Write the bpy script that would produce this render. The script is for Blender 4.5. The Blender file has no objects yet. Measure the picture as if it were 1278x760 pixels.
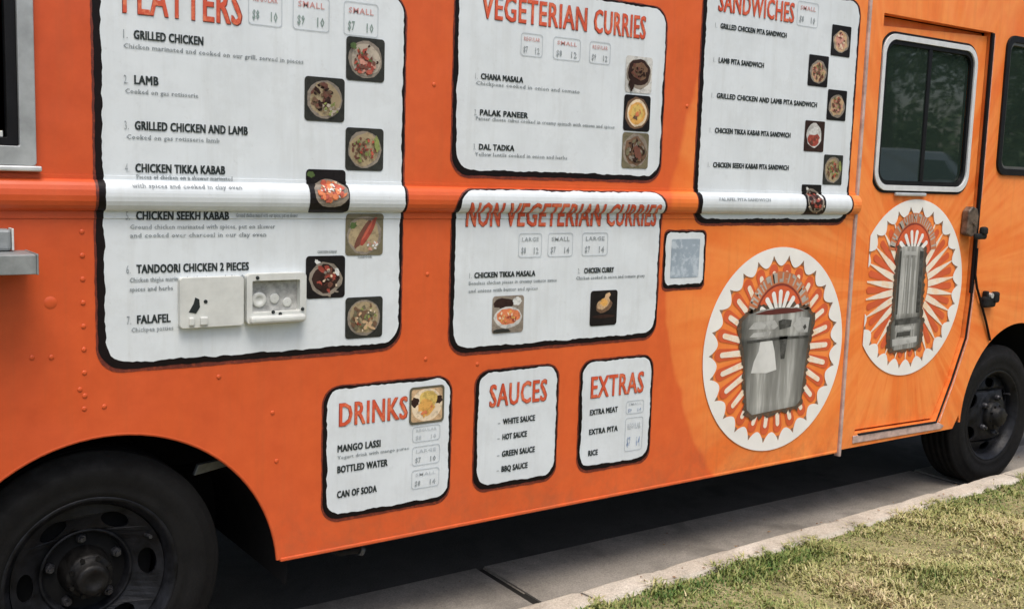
import bpy, bmesh, math, random
import numpy as np
from mathutils import Vector, Matrix
from mathutils.geometry import tessellate_polygon
R = math.radians
PI = math.pi
sc = bpy.context.scene
col = sc.collection
rnd = random.Random(7)

# ------------------------------------------------------------------ camera
fw = Vector((0.57707142, 0.80753543, -0.12196351))
rt = Vector((0.81542848, -0.57802567, 0.03102779))
up = Vector((0.045442, 0.11735777, 0.99204948))
cam = bpy.data.cameras.new('camera')
cam.sensor_width = 36.0
cam.lens = 36.0 * 1337.09 / 1278.0
cam.clip_start = 0.05
cam.clip_end = 1500
camo = bpy.data.objects.new('camera', cam)
m = Matrix((rt, up, -fw)).transposed().to_4x4()
m.translation = Vector((0.0, -3.2, 1.66))
camo.matrix_world = m
col.objects.link(camo)
sc.camera = camo

# ------------------------------------------------------------------ sky, sun, exposure
SUN_EL, SUN_AZ = 66.0, 196.0        # azimuth clockwise from +Y
w = bpy.data.worlds.new('World')
sc.world = w
w.use_nodes = True
wn = w.node_tree
bg = wn.nodes['Background']
sky = wn.nodes.new('ShaderNodeTexSky')
sky.sky_type = 'NISHITA'
sky.sun_disc = False
sky.sun_elevation = R(SUN_EL)
sky.sun_rotation = R(SUN_AZ)
sky.air_density = 1.0
sky.dust_density = 4.0
sky.ozone_density = 1.0
wn.links.new(sky.outputs[0], bg.inputs[0])
bg.inputs[1].default_value = 0.145
sl = bpy.data.lights.new('sun', 'SUN')
sl.energy = 1.5
sl.angle = R(28)
sl.color = (1.0, 0.96, 0.9)
so = bpy.data.objects.new('sun', sl)
d = Vector((math.sin(R(SUN_AZ)) * math.cos(R(SUN_EL)), math.cos(R(SUN_AZ)) * math.cos(R(SUN_EL)), math.sin(R(SUN_EL))))
so.rotation_euler = d.to_track_quat('Z', 'Y').to_euler()
so.location = d * 30
col.objects.link(so)
vs = sc.view_settings
vs.view_transform = 'Standard'
vs.look = 'None'
vs.exposure = 0.5
vs.gamma = 1
vs.use_curve_mapping = False

# ------------------------------------------------------------------ tags
def tag(o, label=None, cat=None, group=None, kind=None):
    if label: o['label'] = label
    if cat: o['category'] = cat
    if group: o['group'] = group
    if kind: o['kind'] = kind
    return o

def empty(name, loc, rz=0.0, label=None, cat=None, group=None):
    o = bpy.data.objects.new(name, None)
    col.objects.link(o)
    o.location = loc
    o.rotation_euler = (0, 0, rz)
    o.empty_display_size = 0.2
    return tag(o, label, cat, group)

def copy_tree(o, parent=None):
    c = o.copy()
    col.objects.link(c)
    c.parent = parent
    for ch in [x for x in bpy.data.objects if x.parent == o]:
        copy_tree(ch, c)
    return c

WORIG = {}
def world_origin(o):
    v = Vector((0, 0, 0))
    while o is not None:
        v = v + Vector(o.location)
        o = o.parent
    return v

# ------------------------------------------------------------------ materials
def nmat(name):
    mt = bpy.data.materials.new(name)
    mt.use_nodes = True
    nt = mt.node_tree
    return mt, nt, nt.nodes['Principled BSDF']

def lnk(nt, a, b):
    nt.links.new(a, b)

def noise(nt, vec, scale, detail=4, rough=0.6, dist=0.0):
    n = nt.nodes.new('ShaderNodeTexNoise')
    n.inputs['Scale'].default_value = scale
    n.inputs['Detail'].default_value = detail
    n.inputs['Roughness'].default_value = rough
    n.inputs['Distortion'].default_value = dist
    if vec is not None: lnk(nt, vec, n.inputs['Vector'])
    return n.outputs['Fac']

def ramp(nt, fac, stops, interp='LINEAR'):
    r = nt.nodes.new('ShaderNodeValToRGB')
    r.color_ramp.interpolation = interp
    els = r.color_ramp.elements
    while len(els) < len(stops): els.new(0.5)
    for e, (p, c) in zip(els, stops):
        e.position = p
        e.color = (c[0], c[1], c[2], 1) if hasattr(c, '__len__') else (c, c, c, 1)
    lnk(nt, fac, r.inputs[0])
    return r.outputs[0]

def mix(nt, fac, a, b, mode='MIX'):
    n = nt.nodes.new('ShaderNodeMix')
    n.data_type = 'RGBA'
    n.blend_type = mode
    for s, v in ((n.inputs[0], fac), (n.inputs[6], a), (n.inputs[7], b)):
        if hasattr(v, 'is_output'): lnk(nt, v, s)
        elif not hasattr(v, '__len__'): s.default_value = v
        else: s.default_value = (v[0], v[1], v[2], 1)
    return n.outputs[2]

def mth(nt, op, a, b=None, c=None, clamp=False):
    n = nt.nodes.new('ShaderNodeMath')
    n.operation = op
    n.use_clamp = clamp
    for i, v in enumerate((a, b, c)):
        if v is None: continue
        if hasattr(v, 'is_output'): lnk(nt, v, n.inputs[i])
        else: n.inputs[i].default_value = v
    return n.outputs[0]

def bump(nt, b, h, strength, dist):
    n = nt.nodes.new('ShaderNodeBump')
    n.inputs['Strength'].default_value = strength
    n.inputs['Distance'].default_value = dist
    lnk(nt, h, n.inputs['Height'])
    lnk(nt, n.outputs[0], b.inputs['Normal'])

def coords(nt, kind='Object', ob=None):
    t = nt.nodes.new('ShaderNodeTexCoord')
    if ob is not None: t.object = ob
    return t.outputs[kind]

def geopos(nt):
    return nt.nodes.new('ShaderNodeNewGeometry').outputs['Position']

def simple(name, c, rough=0.5, metal=0.0, var=0.15, scale=8.0, bmp=0.0, bscale=80.0, detail=5, coat=0.0):
    mt, nt, b = nmat(name)
    if max(c) < 0.05: b.inputs['Specular IOR Level'].default_value = 0.22
    v = geopos(nt)
    f = noise(nt, v, scale, detail)
    lo = tuple(x * (1 - var) for x in c)
    hi = tuple(min(1, x * (1 + var)) for x in c)
    lnk(nt, ramp(nt, f, [(0.3, lo), (0.7, hi)]), b.inputs['Base Color'])
    b.inputs['Metallic'].default_value = metal
    f2 = noise(nt, v, scale * 3, 4)
    lnk(nt, ramp(nt, f2, [(0.3, rough * 0.85), (0.7, min(1, rough * 1.2))]), b.inputs['Roughness'])
    if coat: b.inputs['Coat Weight'].default_value = coat
    if bmp: bump(nt, b, noise(nt, v, bscale, 4), 0.6, bmp)
    return mt

# ------------------------------------------------------------------ mesh builder (world coordinates)
class MB:
    def __init__(s):
        s.v = []; s.f = []; s.m = []; s.sm = []
    def add(s, vs_, fs, mi=0, smooth=False):
        o = len(s.v)
        s.v += [tuple(p) for p in vs_]
        for f in fs:
            s.f.append([o + i for i in f]); s.m.append(mi); s.sm.append(smooth)
        return s
    def box(s, x0, x1, y0, y1, z0, z1, mi=0):
        vs_ = [(x, y, z) for z in (z0, z1) for y in (y0, y1) for x in (x0, x1)]
        return s.add(vs_, [(0, 2, 3, 1), (4, 5, 7, 6), (0, 1, 5, 4), (2, 6, 7, 3), (0, 4, 6, 2), (1, 3, 7, 5)], mi)
    def bbox(s, x0, x1, y0, y1, z0, z1, b=0.006, mi=0, seg=2):
        bm = bmesh.new()
        bmesh.ops.create_cube(bm, size=1)
        for v in bm.verts:
            v.co = Vector(((x0 + x1) / 2 + v.co.x * (x1 - x0), (y0 + y1) / 2 + v.co.y * (y1 - y0), (z0 + z1) / 2 + v.co.z * (z1 - z0)))
        b = min(b, abs(x1 - x0) * .45, abs(y1 - y0) * .45, abs(z1 - z0) * .45)
        bmesh.ops.bevel(bm, geom=bm.edges[:], offset=b, segments=seg, affect='EDGES', profile=0.5)
        s.bm(bm, mi, False)
        return s
    def bm(s, bm, mi=0, smooth=False):
        bm.verts.index_update()
        s.add([v.co.copy() for v in bm.verts], [[v.index for v in f.verts] for f in bm.faces], mi, smooth)
        if mi == 0:
            for q, f in enumerate(bm.faces): s.m[len(s.m) - len(bm.faces) + q] = f.material_index
        bm.free()
        return s
    def tube(s, pts, r, n=10, mi=0, cap=True):
        pts = [Vector(p) for p in pts]
        rs = r if hasattr(r, '__len__') else [r] * len(pts)
        rings = []
        prev = None
        for i, p in enumerate(pts):
            a = pts[max(i - 1, 0)]; b = pts[min(i + 1, len(pts) - 1)]
            t = (b - a).normalized()
            ref = prev if prev is not None else (Vector((0, 0, 1)) if abs(t.z) < 0.9 else Vector((1, 0, 0)))
            u = (ref - t * ref.dot(t)).normalized()
            prev = u
            v = t.cross(u)
            rings.append([p + (u * math.cos(2 * PI * k / n) + v * math.sin(2 * PI * k / n)) * rs[i] for k in range(n)])
        vs_ = [q for rg in rings for q in rg]
        fs = []
        for i in range(len(rings) - 1):
            for k in range(n):
                fs.append((i * n + k, i * n + (k + 1) % n, (i + 1) * n + (k + 1) % n, (i + 1) * n + k))
        s.add(vs_, fs, mi, True)
        if cap:
            s.add(rings[0], [tuple(range(n))[::-1]], mi)
            s.add(rings[-1], [tuple(range(n))], mi)
        return s
    def lathe(s, cx, cz, prof, n=48, mi=0, smooth=True):
        """profile of (y, radius) revolved about the axle (parallel to Y) through (cx, cz)"""
        vs_ = []
        for (y, r) in prof:
            for k in range(n):
                a = 2 * PI * k / n
                vs_.append((cx + r * math.cos(a), y, cz + r * math.sin(a)))
        fs = []
        for i in range(len(prof) - 1):
            for k in range(n):
                fs.append((i * n + k, (i + 1) * n + k, (i + 1) * n + (k + 1) % n, i * n + (k + 1) % n))
        return s.add(vs_, fs, mi, smooth)
    def plate(s, outer, holes=(), y0=0.0, y1=0.02, mi=0, edge=True):
        """polygon in the XZ plane with holes; front at y0, back at y1"""
        polys = [[Vector((x, z, 0)) for x, z in p] for p in [outer] + list(holes)]
        flat = [q for p in polys for q in p]
        tris = tessellate_polygon(polys)
        n = len(flat)
        vs_ = [(q.x, y0, q.y) for q in flat] + [(q.x, y1, q.y) for q in flat]
        fs = []
        for t in tris:
            a, b, c = [flat[i] for i in t]
            area = (b.x - a.x) * (c.y - a.y) - (b.y - a.y) * (c.x - a.x)
            t = tuple(t) if area > 0 else tuple(t)[::-1]   # ccw seen from -Y
            fs.append(t)
            fs.append(tuple(n + i for i in t[::-1]))
        s.add(vs_, fs, mi)
        if edge:
            o = 0
            for p in polys:
                k = len(p)
                ar = sum(p[i].x * p[(i + 1) % k].y - p[(i + 1) % k].x * p[i].y for i in range(k))
                outerp = p is polys[0]
                for i in range(k):
                    a, b = o + i, o + (i + 1) % k
                    f = (a, n + a, n + b, b) if (ar > 0) == outerp else (b, n + b, n + a, a)
                    s.f.append([len(s.v) - 2 * n + q for q in f]); s.m.append(mi); s.sm.append(False)
                o += k
        return s
    def build(s, name, mats, parent=None, label=None, smooth_angle=None):
        if not hasattr(mats, '__len__'): mats = [mats]
        xs = np.array(s.v)
        c = Vector(((xs[:, 0].min() + xs[:, 0].max()) / 2, (xs[:, 1].min() + xs[:, 1].max()) / 2, (xs[:, 2].min() + xs[:, 2].max()) / 2))
        me = bpy.data.meshes.new(name)
        me.from_pydata([tuple(Vector(v) - c) for v in s.v], [], s.f)
        me.polygons.foreach_set('material_index', s.m)
        me.polygons.foreach_set('use_smooth', s.sm)
        for mt in mats: me.materials.append(mt)
        me.update()
        o = bpy.data.objects.new(name, me)
        col.objects.link(o)
        if parent is not None:
            o.parent = parent
            o.location = c - world_origin(parent)
        else:
            o.location = c
        if label: o['label'] = label
        return o

def weighted(o, w=0.003, seg=2):
    b = o.modifiers.new('bevel', 'BEVEL')
    b.width = w; b.segments = seg; b.limit_method = 'ANGLE'; b.angle_limit = R(40)
    return o

def inst(o, dx, dy, dz, parent=None):
    c = o.copy()
    col.objects.link(c)
    if parent is not None: c.parent = parent
    c.location = Vector(o.location) + Vector((dx, dy, dz))
    return c

# ------------------------------------------------------------------ 2-D outlines
def rrect(x0, x1, z0, z1, r, n=6, jit=0.0, seed=0, step=0.012):
    pts = []
    for (cx, cz, a0) in ((x1 - r, z0 + r, -90), (x1 - r, z1 - r, 0), (x0 + r, z1 - r, 90), (x0 + r, z0 + r, 180)):
        for k in range(n + 1):
            a = R(a0 + 90 * k / n)
            pts.append((cx + r * math.cos(a), cz + r * math.sin(a)))
    if not jit: return pts
    q = random.Random(seed)
    out = []
    drift = 0
    for i in range(len(pts)):
        a = pts[i]; b = pts[(i + 1) % len(pts)]
        L = math.hypot(b[0] - a[0], b[1] - a[1])
        k = max(1, int(L / step))
        nx, nz = (b[1] - a[1]) / max(L, 1e-6), -(b[0] - a[0]) / max(L, 1e-6)
        for j in range(k):
            t = j / k
            drift = drift * 0.6 + q.uniform(-1, 1) * jit
            out.append((a[0] + (b[0] - a[0]) * t + nx * drift, a[1] + (b[1] - a[1]) * t + nz * drift))
    return out

def circ(cx, cz, r, n=64, a0=0, a1=360):
    full = abs(a1 - a0) >= 360
    return [(cx + r * math.cos(R(a0 + (a1 - a0) * k / (n if full else n - 1))), cz + r * math.sin(R(a0 + (a1 - a0) * k / (n if full else n - 1)))) for k in range(n)]

# ------------------------------------------------------------------ side wall relief: the belt rail
BZ0, BZ1, BP = 1.514, 1.604, 0.031
def relief(z):
    if z <= BZ0 - 0.022 or z >= BZ1 + 0.012: return 0.0
    if z <= BZ0 or z >= BZ1: return 0.003
    t = abs((z - (BZ0 + BZ1) / 2) / ((BZ1 - BZ0) / 2))
    return 0.003 + BP * (1 - t ** 2.1) ** (1 / 2.0)
CUTS = sorted([BZ0 - 0.022, BZ0 - 0.0205, BZ0 - 0.001, BZ0, BZ1, BZ1 + 0.001, BZ1 + 0.012, BZ1 + 0.0115] + [(BZ0 + BZ1) / 2 + (BZ1 - BZ0) / 2 * t for t in (-.985, -.93, -.82, -.62, -.35, 0, .35, .62, .82, .93, .985)])

def sheet(name, polys, off, mat, parent, base=0.0, label=None, rel=True):
    """thin printed film lying on the side wall (following the belt rail); polys = list of (outer, holes) or raw (verts, tris)"""
    bm = bmesh.new()
    for p in polys:
        if p[0] == 'raw':
            vs_, fs = p[1], p[2]
            ex = p[3] if len(p) > 3 else 0.0
            bv = [bm.verts.new((x, ex, z)) for x, z in vs_]
            for f in fs:
                try: bm.faces.new([bv[i] for i in f]).material_index = (p[4] if len(p) > 4 else 0)
                except ValueError: pass
            continue
        outer, holes = p
        pl = [[Vector((x, z, 0)) for x, z in q] for q in [outer] + list(holes)]
        flat = [q for r_ in pl for q in r_]
        bv = [bm.verts.new((q.x, 0, q.y)) for q in flat]
        for t in tessellate_polygon(pl):
            a, b, c = [flat[i] for i in t]
            area = (b.x - a.x) * (c.y - a.y) - (b.y - a.y) * (c.x - a.x)
            if abs(area) < 1e-12: continue
            t = tuple(t) if area > 0 else tuple(t)[::-1]
            try: bm.faces.new([bv[i] for i in t])
            except ValueError: pass
    if rel:
        zs = [v.co.z for v in bm.verts]
        for z in CUTS:
            if min(zs) < z < max(zs):
                bmesh.ops.bisect_plane(bm, geom=bm.verts[:] + bm.edges[:] + bm.faces[:], plane_co=(0, 0, z), plane_no=(0, 0, 1), dist=1e-6)
        for v in bm.verts: v.co.y = base - relief(v.co.z) - off - v.co.y
    else:
        for v in bm.verts: v.co.y = base - off - v.co.y
    mb = MB().bm(bm)
    return mb.build(name, mat, parent, label)

# ------------------------------------------------------------------ lettering
FONTCACHE = {}
def text_mesh(s, bold=0.0, res=3):
    key = (s, bold, res)
    if key in FONTCACHE: return FONTCACHE[key]
    cu = bpy.data.curves.new('t', 'FONT')
    cu.body = s
    cu.size = 1.0
    cu.offset = bold
    cu.resolution_u = res
    cu.space_character = 1.07 + bold * 3
    o = bpy.data.objects.new('t', cu)
    col.objects.link(o)
    bpy.context.view_layer.update()
    me = o.to_mesh()
    vs_ = [(v.co.x, v.co.y) for v in me.vertices]
    fs = [tuple(p.vertices) for p in me.polygons]
    o.to_mesh_clear()
    bpy.data.objects.remove(o)
    bpy.data.curves.remove(cu)
    FONTCACHE[key] = (vs_, fs)
    return vs_, fs

def text_poly(s, x0, x1, z0, z1, bold=0.0, res=3, skew=0.0):
    vs_, fs = text_mesh(s, bold, res)
    xs = [v[0] for v in vs_]; ys = [v[1] for v in vs_]
    ax, bx = min(xs), max(xs)
    cap = 0.729 + bold
    lo = -bold
    return ('raw', [(x0 + (x - ax) / (bx - ax) * (x1 - x0) + skew * (y - lo) / (cap - lo) * (z1 - z0), z0 + (y - lo) / (cap - lo) * (z1 - z0)) for x, y in vs_], fs)

def bold_text(s, x0, x1, z0, z1, wx, wz=0.0, n=3, res=2):
    """the same letters printed n times, nudged sideways, to thicken their strokes"""
    out = []
    for k in range(n):
        t = (k / (n - 1) - 0.5) if n > 1 else 0
        for j, tz in enumerate((-.5, .5) if wz else (0,)):
            r_ = text_poly(s, x0 + wx / 2 + t * wx, x1 - wx / 2 + t * wx, z0 + wz / 2 + tz * wz, z1 - wz / 2 + tz * wz, 0.0, res)
            out.append(r_ + (0.00012 * (len(out)),))
    return out

# ================================================================== ROAD, KERB, VERGE
def kerb_y(x):            # inner (road side) edge of the kerb, which runs very slightly askew to the vehicle
    return -0.205 + 0.036 * (x - 3.08)

def ground_mat(name, c1, c2, c3, sc1, rough, bmp, bs, speck=0.0):
    mt, nt, b = nmat(name)
    v = geopos(nt)
    big = noise(nt, v, sc1, 6, 0.65)
    c = ramp(nt, big, [(0.32, c1), (0.5, c2), (0.68, c3)])
    fine = noise(nt, v, 160, 3, 0.7)
    c = mix(nt, 0.55, c, ramp(nt, fine, [(0.3, 0.25), (0.5, 0.5), (0.72, 0.85)]), 'OVERLAY')
    stain = noise(nt, v, sc1 * 2.7, 8, 0.7, 0.8)
    c = mix(nt, ramp(nt, stain, [(0.5, 0.0), (0.72, 0.55)]), c, tuple(x * 0.5 for x in c1))
    pit = nt.nodes.new('ShaderNodeTexVoronoi'); pit.inputs['Scale'].default_value = 45; lnk(nt, v, pit.inputs['Vector'])
    c = mix(nt, ramp(nt, pit.outputs['Distance'], [(0.06, 0.55), (0.16, 0.0)]), c, tuple(x * 0.3 for x in c1))
    spot = noise(nt, v, 2.1, 3, 0.5)
    c = mix(nt, ramp(nt, spot, [(0.63, 0.0), (0.70, 0.55)]), c, tuple(x * 0.35 for x in c1))
    lnk(nt, c, b.inputs['Base Color'])
    b.inputs['Roughness'].default_value = rough
    b.inputs['Specular IOR Level'].default_value = 0.3
    h = mth(nt, 'ADD', noise(nt, v, bs, 5, 0.7), mth(nt, 'MULTIPLY', noise(nt, v, bs * .2, 4), 1.5))
    bump(nt, b, h, 0.7, bmp)
    return mt

M_asphalt = ground_mat('asphalt', (0.045, 0.041, 0.036), (0.065, 0.059, 0.052), (0.09, 0.083, 0.073), 0.8, 0.9, 0.006, 90)
M_gutter = ground_mat('gutter_concrete', (0.17, 0.15, 0.125), (0.245, 0.22, 0.185), (0.31, 0.28, 0.24), 1.3, 0.9, 0.003, 70)
M_kerb = ground_mat('kerb_concrete', (0.33, 0.29, 0.23), (0.46, 0.41, 0.33), (0.55, 0.50, 0.42), 2.5, 0.9, 0.004, 60)
M_soil = ground_mat('dry_turf', (0.17, 0.15, 0.07), (0.28, 0.25, 0.12), (0.36, 0.32, 0.17), 3.0, 1.0, 0.02, 40)

def ground_sheet(name, x0, x1, y0, y1, z, mt, nx=1, ny=1, hf=None):
    vs_ = []; fs = []
    for j in range(ny + 1):
        for i in range(nx + 1):
            x = x0 + (x1 - x0) * i / nx; y = y0 + (y1 - y0) * j / ny
            vs_.append((x, y, z + (hf(x, y) if hf else 0)))
    for j in range(ny):
        for i in range(nx):
            a = j * (nx + 1) + i
            fs.append((a, a + 1, a + nx + 2, a + nx + 1))
    mb = MB().add(vs_, fs, 0, True)
    return tag(mb.build(name, mt), kind='structure')

road = ground_sheet('road', -500, 700, -600, 600, -0.012, M_asphalt)
terr = lambda x, y: 0.55 * min(1.0, max(0.0, (-5.0 - y) / 5.0))

def strip_mb(x0, x1, off0, off1, z0, z1, b=0.012):
    """kerb bar: worn cross-section swept along the kerb line in short steps, with nicks in its arris"""
    q = random.Random(int(x0 * 91))
    n = max(2, int((x1 - x0) / 0.03))
    vs_ = []; nick = 0.0
    for i in range(n + 1):
        x = x0 + (x1 - x0) * i / n
        nick = max(0.0, nick * 0.55 + (q.uniform(0.004, 0.016) if q.random() < .07 else 0))
        e = 0.006 if i in (0, n) else 0.0
        j = lambda s_=0.0013: q.uniform(-s_, s_)
        sec = [(off1, z0), (off1 - e + j(), z1 - b * 1.1 - e - nick + j()), (off1 - b * .35 - nick * .5 + j(), z1 - b * .35 - e - nick * .5), (off1 - b * 1.2 - nick + j(), z1 - e + j(.0008)),
               (off0 + (off1 - off0) * .5, z1 - e + .001 + j(.0012)), (off0 + b + j(), z1 - e + j()), (off0, z1 - b), (off0, z0)]
        vs_ += [(x, kerb_y(x) + o_, z_) for o_, z_ in sec]
    fs = [(i * 8 + k, (i + 1) * 8 + k, (i + 1) * 8 + k + 1, i * 8 + k + 1) for i in range(n) for k in range(7)]
    fs += [tuple(range(8)), tuple(n * 8 + k for k in range(7, -1, -1))]
    mb = MB().add(vs_, fs, 0, False)
    bm = bmesh.new(); bv = [bm.verts.new(v) for v in mb.v]
    for f in mb.f: bm.faces.new([bv[k] for k in f])
    bmesh.ops.recalc_face_normals(bm, faces=bm.faces)
    return MB().bm(bm, 0, False)

kroot = tag(empty('kerb', (2.5, kerb_y(2.5) - 0.07, 0)), kind='structure')
groot = tag(empty('gutter', (2.5, 0.1, 0)), kind='structure')
for i in range(-9, 22):
    a = 2.47 + 3.05 * i + 0.006
    strip_mb(a, a + 3.038, -0.135, 0.0, -0.1, 0.12, 0.016).build('kerb_segment', M_kerb, kroot)
    # gutter slab: from the kerb face out to y = 0.41
    x0, x1 = a + 0.004 - 0.035, a + 3.026 - 0.035
    v = [(x0, kerb_y(x0) + 0.002, -0.09), (x1, kerb_y(x1) + 0.002, -0.09), (x1 + .02, 0.41, -0.09), (x0 + .02, 0.41, -0.09)]
    v += [(p[0], p[1], 0.004 if k > 1 else 0.0) for k, p in enumerate(v)]
    bm = bmesh.new()
    bv = [bm.verts.new(p) for p in v]
    for f in ((3, 2, 1, 0), (4, 5, 6, 7), (0, 1, 5, 4), (1, 2, 6, 5), (2, 3, 7, 6), (3, 0, 4, 7)): bm.faces.new([bv[k] for k in f])
    bmesh.ops.bevel(bm, geom=bm.edges[:], offset=0.008, segments=2, affect='EDGES')
    MB().bm(bm).build('gutter_slab', M_gutter, groot)
tag(MB().box(-25, 65, -0.5, 0.40, -0.011, -0.006).build('gutter_bed', simple('joint_dirt', (0.02, 0.018, 0.015), 0.95)), kind='structure')

# verge with grass, rising slightly behind the photographer
vs_ = []; fs = []
xs_ = np.concatenate([np.linspace(-60, -2, 20), np.linspace(-1.5, 9, 60), np.linspace(10, 90, 40)])
ys_ = [0, 0.04, 0.1, 0.2, 0.35, 0.6, 0.9, 1.3, 1.8, 2.4, 3.2, 4, 5, 6, 7, 8, 9, 9.5]
for o_ in ys_:
    for x in xs_:
        y = kerb_y(x) - 0.125 - o_
        if abs(x) > 30: y = kerb_y(max(-30, min(60, x))) - 0.125 - o_
        h = 0.104 + 0.012 * math.sin(x * 3.1 + o_ * 2) * min(1, o_ * 4) + 0.01 * math.sin(x * 7.7 - o_ * 5) * min(1, o_ * 4)
        vs_.append((x, y, h + terr(x, y)))
nx_ = len(xs_)
for j in range(len(ys_) - 1):
    for i in range(nx_ - 1):
        a = j * nx_ + i
        fs.append((a, a + nx_, a + nx_ + 1, a + 1))
tag(MB().add(vs_, fs, 0, True).build('verge_ground', M_soil), kind='structure')
tag(ground_sheet('parking_lot', -60, 120, -24, -8.5, 0.60, M_asphalt), kind='structure')
tag(ground_sheet('far_ground', -400, 600, -400, -20, 0.64, M_soil), kind='structure')
tag(ground_sheet('opposite_verge', -400, 600, 10, 400, 0.13, M_soil), kind='structure')
tag(MB().box(-60, 120, 9.86, 10.0, -0.02, 0.14).build('opposite_kerb', M_kerb), kind='structure')

# ------------------------------------------------------------------ grass blades
def grass_mat():
    mt, nt, b = nmat('grass_blades')
    at = nt.nodes.new('ShaderNodeAttribute'); at.attribute_name = 'tint'
    c = ramp(nt, at.outputs['Fac'], [(0.0, (0.04, 0.10, 0.015)), (0.22, (0.11, 0.17, 0.035)), (0.45, (0.25, 0.27, 0.085)), (0.7, (0.42, 0.38, 0.16)), (0.88, (0.58, 0.49, 0.28)), (1.0, (0.25, 0.15, 0.08))])
    lnk(nt, c, b.inputs['Base Color'])
    b.inputs['Roughness'].default_value = 0.6
    b.inputs['Specular IOR Level'].default_value = 0.3
    return mt
M_grass = grass_mat()

def grass(name, n, x0, x1, o0, o1, hmin, hmax, wd, seed):
    g = np.random.RandomState(seed)
    X = g.uniform(x0, x1, n); O = o0 + (o1 - o0) * g.rand(n) ** 1.0
    def fnoise(x, y, s, k):
        r_ = np.random.RandomState(k); v = 0
        for q in range(7):
            a = r_.uniform(0, 2 * PI); f = s * r_.uniform(0.6, 2.4)
            v = v + np.sin(x * np.cos(a) * f + y * np.sin(a) * f + r_.uniform(0, 6.28))
        return v / 3.0
    Y = (-0.205 + 0.036 * (X - 3.08)) - 0.125 - O
    cl = fnoise(X, Y, 9, 3) + 0.6 * fnoise(X, Y, 26, 4)
    patch = fnoise(X, Y, 3.0, 5)
    # tufts: pull blades toward clump centres
    keep = g.rand(n) < np.clip(0.78 + 0.25 * cl, 0.35, 1)
    X, Y, O, cl, patch = X[keep], Y[keep], O[keep], cl[keep], patch[keep]
    n = len(X)
    Z = 0.104 + 0.55 * np.clip((-5.0 - Y) / 5.0, 0, 1) + 0.012 * np.sin(X * 3.1 + O * 2) * np.minimum(1, O * 4) + 0.01 * np.sin(X * 7.7 - O * 5) * np.minimum(1, O * 4) - 0.004
    H = g.uniform(hmin, hmax, n) * np.clip(0.85 + 0.5 * cl, 0.45, 1.8)
    A = g.uniform(0, 2 * PI, n)
    lean = g.uniform(0.3, 1.5, n) * H
    # overhang at the kerb
    dx, dy = np.cos(A), np.sin(A)
    px, py = -dy * wd * g.uniform(.6, 1.3, n), dx * wd * g.uniform(.6, 1.3, n)
    t = np.clip(0.53 + 0.20 * patch + 0.14 * g.randn(n) + 0.10 * cl, 0, 1)
    green = np.exp(-(((X - 3.78) / 0.24) ** 2 + ((Y + 0.86) / 0.12) ** 2)) + 0.8 * np.exp(-(((X - 3.35) / 0.30) ** 2 + ((Y + 0.42) / 0.07) ** 2)) + 0.7 * np.exp(-(((X - 2.75) / 0.25) ** 2 + ((Y + 0.42) / 0.06) ** 2))
    t = np.clip(t - 0.48 * green * g.uniform(.5, 1.1, n), 0, 1)
    H = H * (1 + 0.5 * green)
    V = np.zeros((n, 5, 3))
    V[:, 0] = np.stack([X - px, Y - py, Z], 1)
    V[:, 1] = np.stack([X + px, Y + py, Z], 1)
    mx, my = X + dx * lean * .35, Y + dy * lean * .35
    V[:, 2] = np.stack([mx + px * .8, my + py * .8, Z + H * .62], 1)
    V[:, 3] = np.stack([mx - px * .8, my - py * .8, Z + H * .62], 1)
    V[:, 4] = np.stack([X + dx * lean, Y + dy * lean, Z + H * g.uniform(.65, 1.0, n)], 1)
    me = bpy.data.meshes.new(name)
    c0 = np.array([(x0 + x1) / 2, -0.5 * (o0 + o1) - .3, 0.1])
    me.vertices.add(n * 5)
    me.vertices.foreach_set('co', (V - c0).reshape(-1).astype(np.float32))
    base = np.arange(n) * 5
    loops = np.stack([base, base + 1, base + 2, base + 3, base + 3, base + 2, base + 4], 1).reshape(-1)
    me.loops.add(len(loops)); me.loops.foreach_set('vertex_index', loops.astype(np.int32))
    starts = np.stack([np.arange(n) * 7, np.arange(n) * 7 + 4], 1).reshape(-1)
    me.polygons.add(n * 2); me.polygons.foreach_set('loop_start', starts.astype(np.int32))
    me.update(calc_edges=True)
    at = me.attributes.new('tint', 'FLOAT', 'POINT')
    at.data.foreach_set('value', np.repeat(t, 5).astype(np.float32))
    me.materials.append(M_grass)
    o = bpy.data.objects.new(name, me)
    col.objects.link(o)
    o.location = tuple(c0)
    return tag(o, 'dry straw coloured mown grass with green tufts beside the kerb', 'grass', None, 'stuff')
grass('grass', 210000, 1.9, 7.6, -0.03, 1.8, 0.010, 0.031, 0.0034, 11)
g2 = grass('grass', 60000, -4.0, 12.0, 1.7, 7.0, 0.03, 0.07, 0.006, 12)
g2['label'] = 'dry mown lawn stretching away behind the kerbside grass'
g3 = grass('grass', 40000, -4.0, 1.9, -0.02, 1.8, 0.02, 0.05, 0.004, 13)
g3['label'] = 'dry mown grass along the kerb beside the rear wheel'

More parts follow.
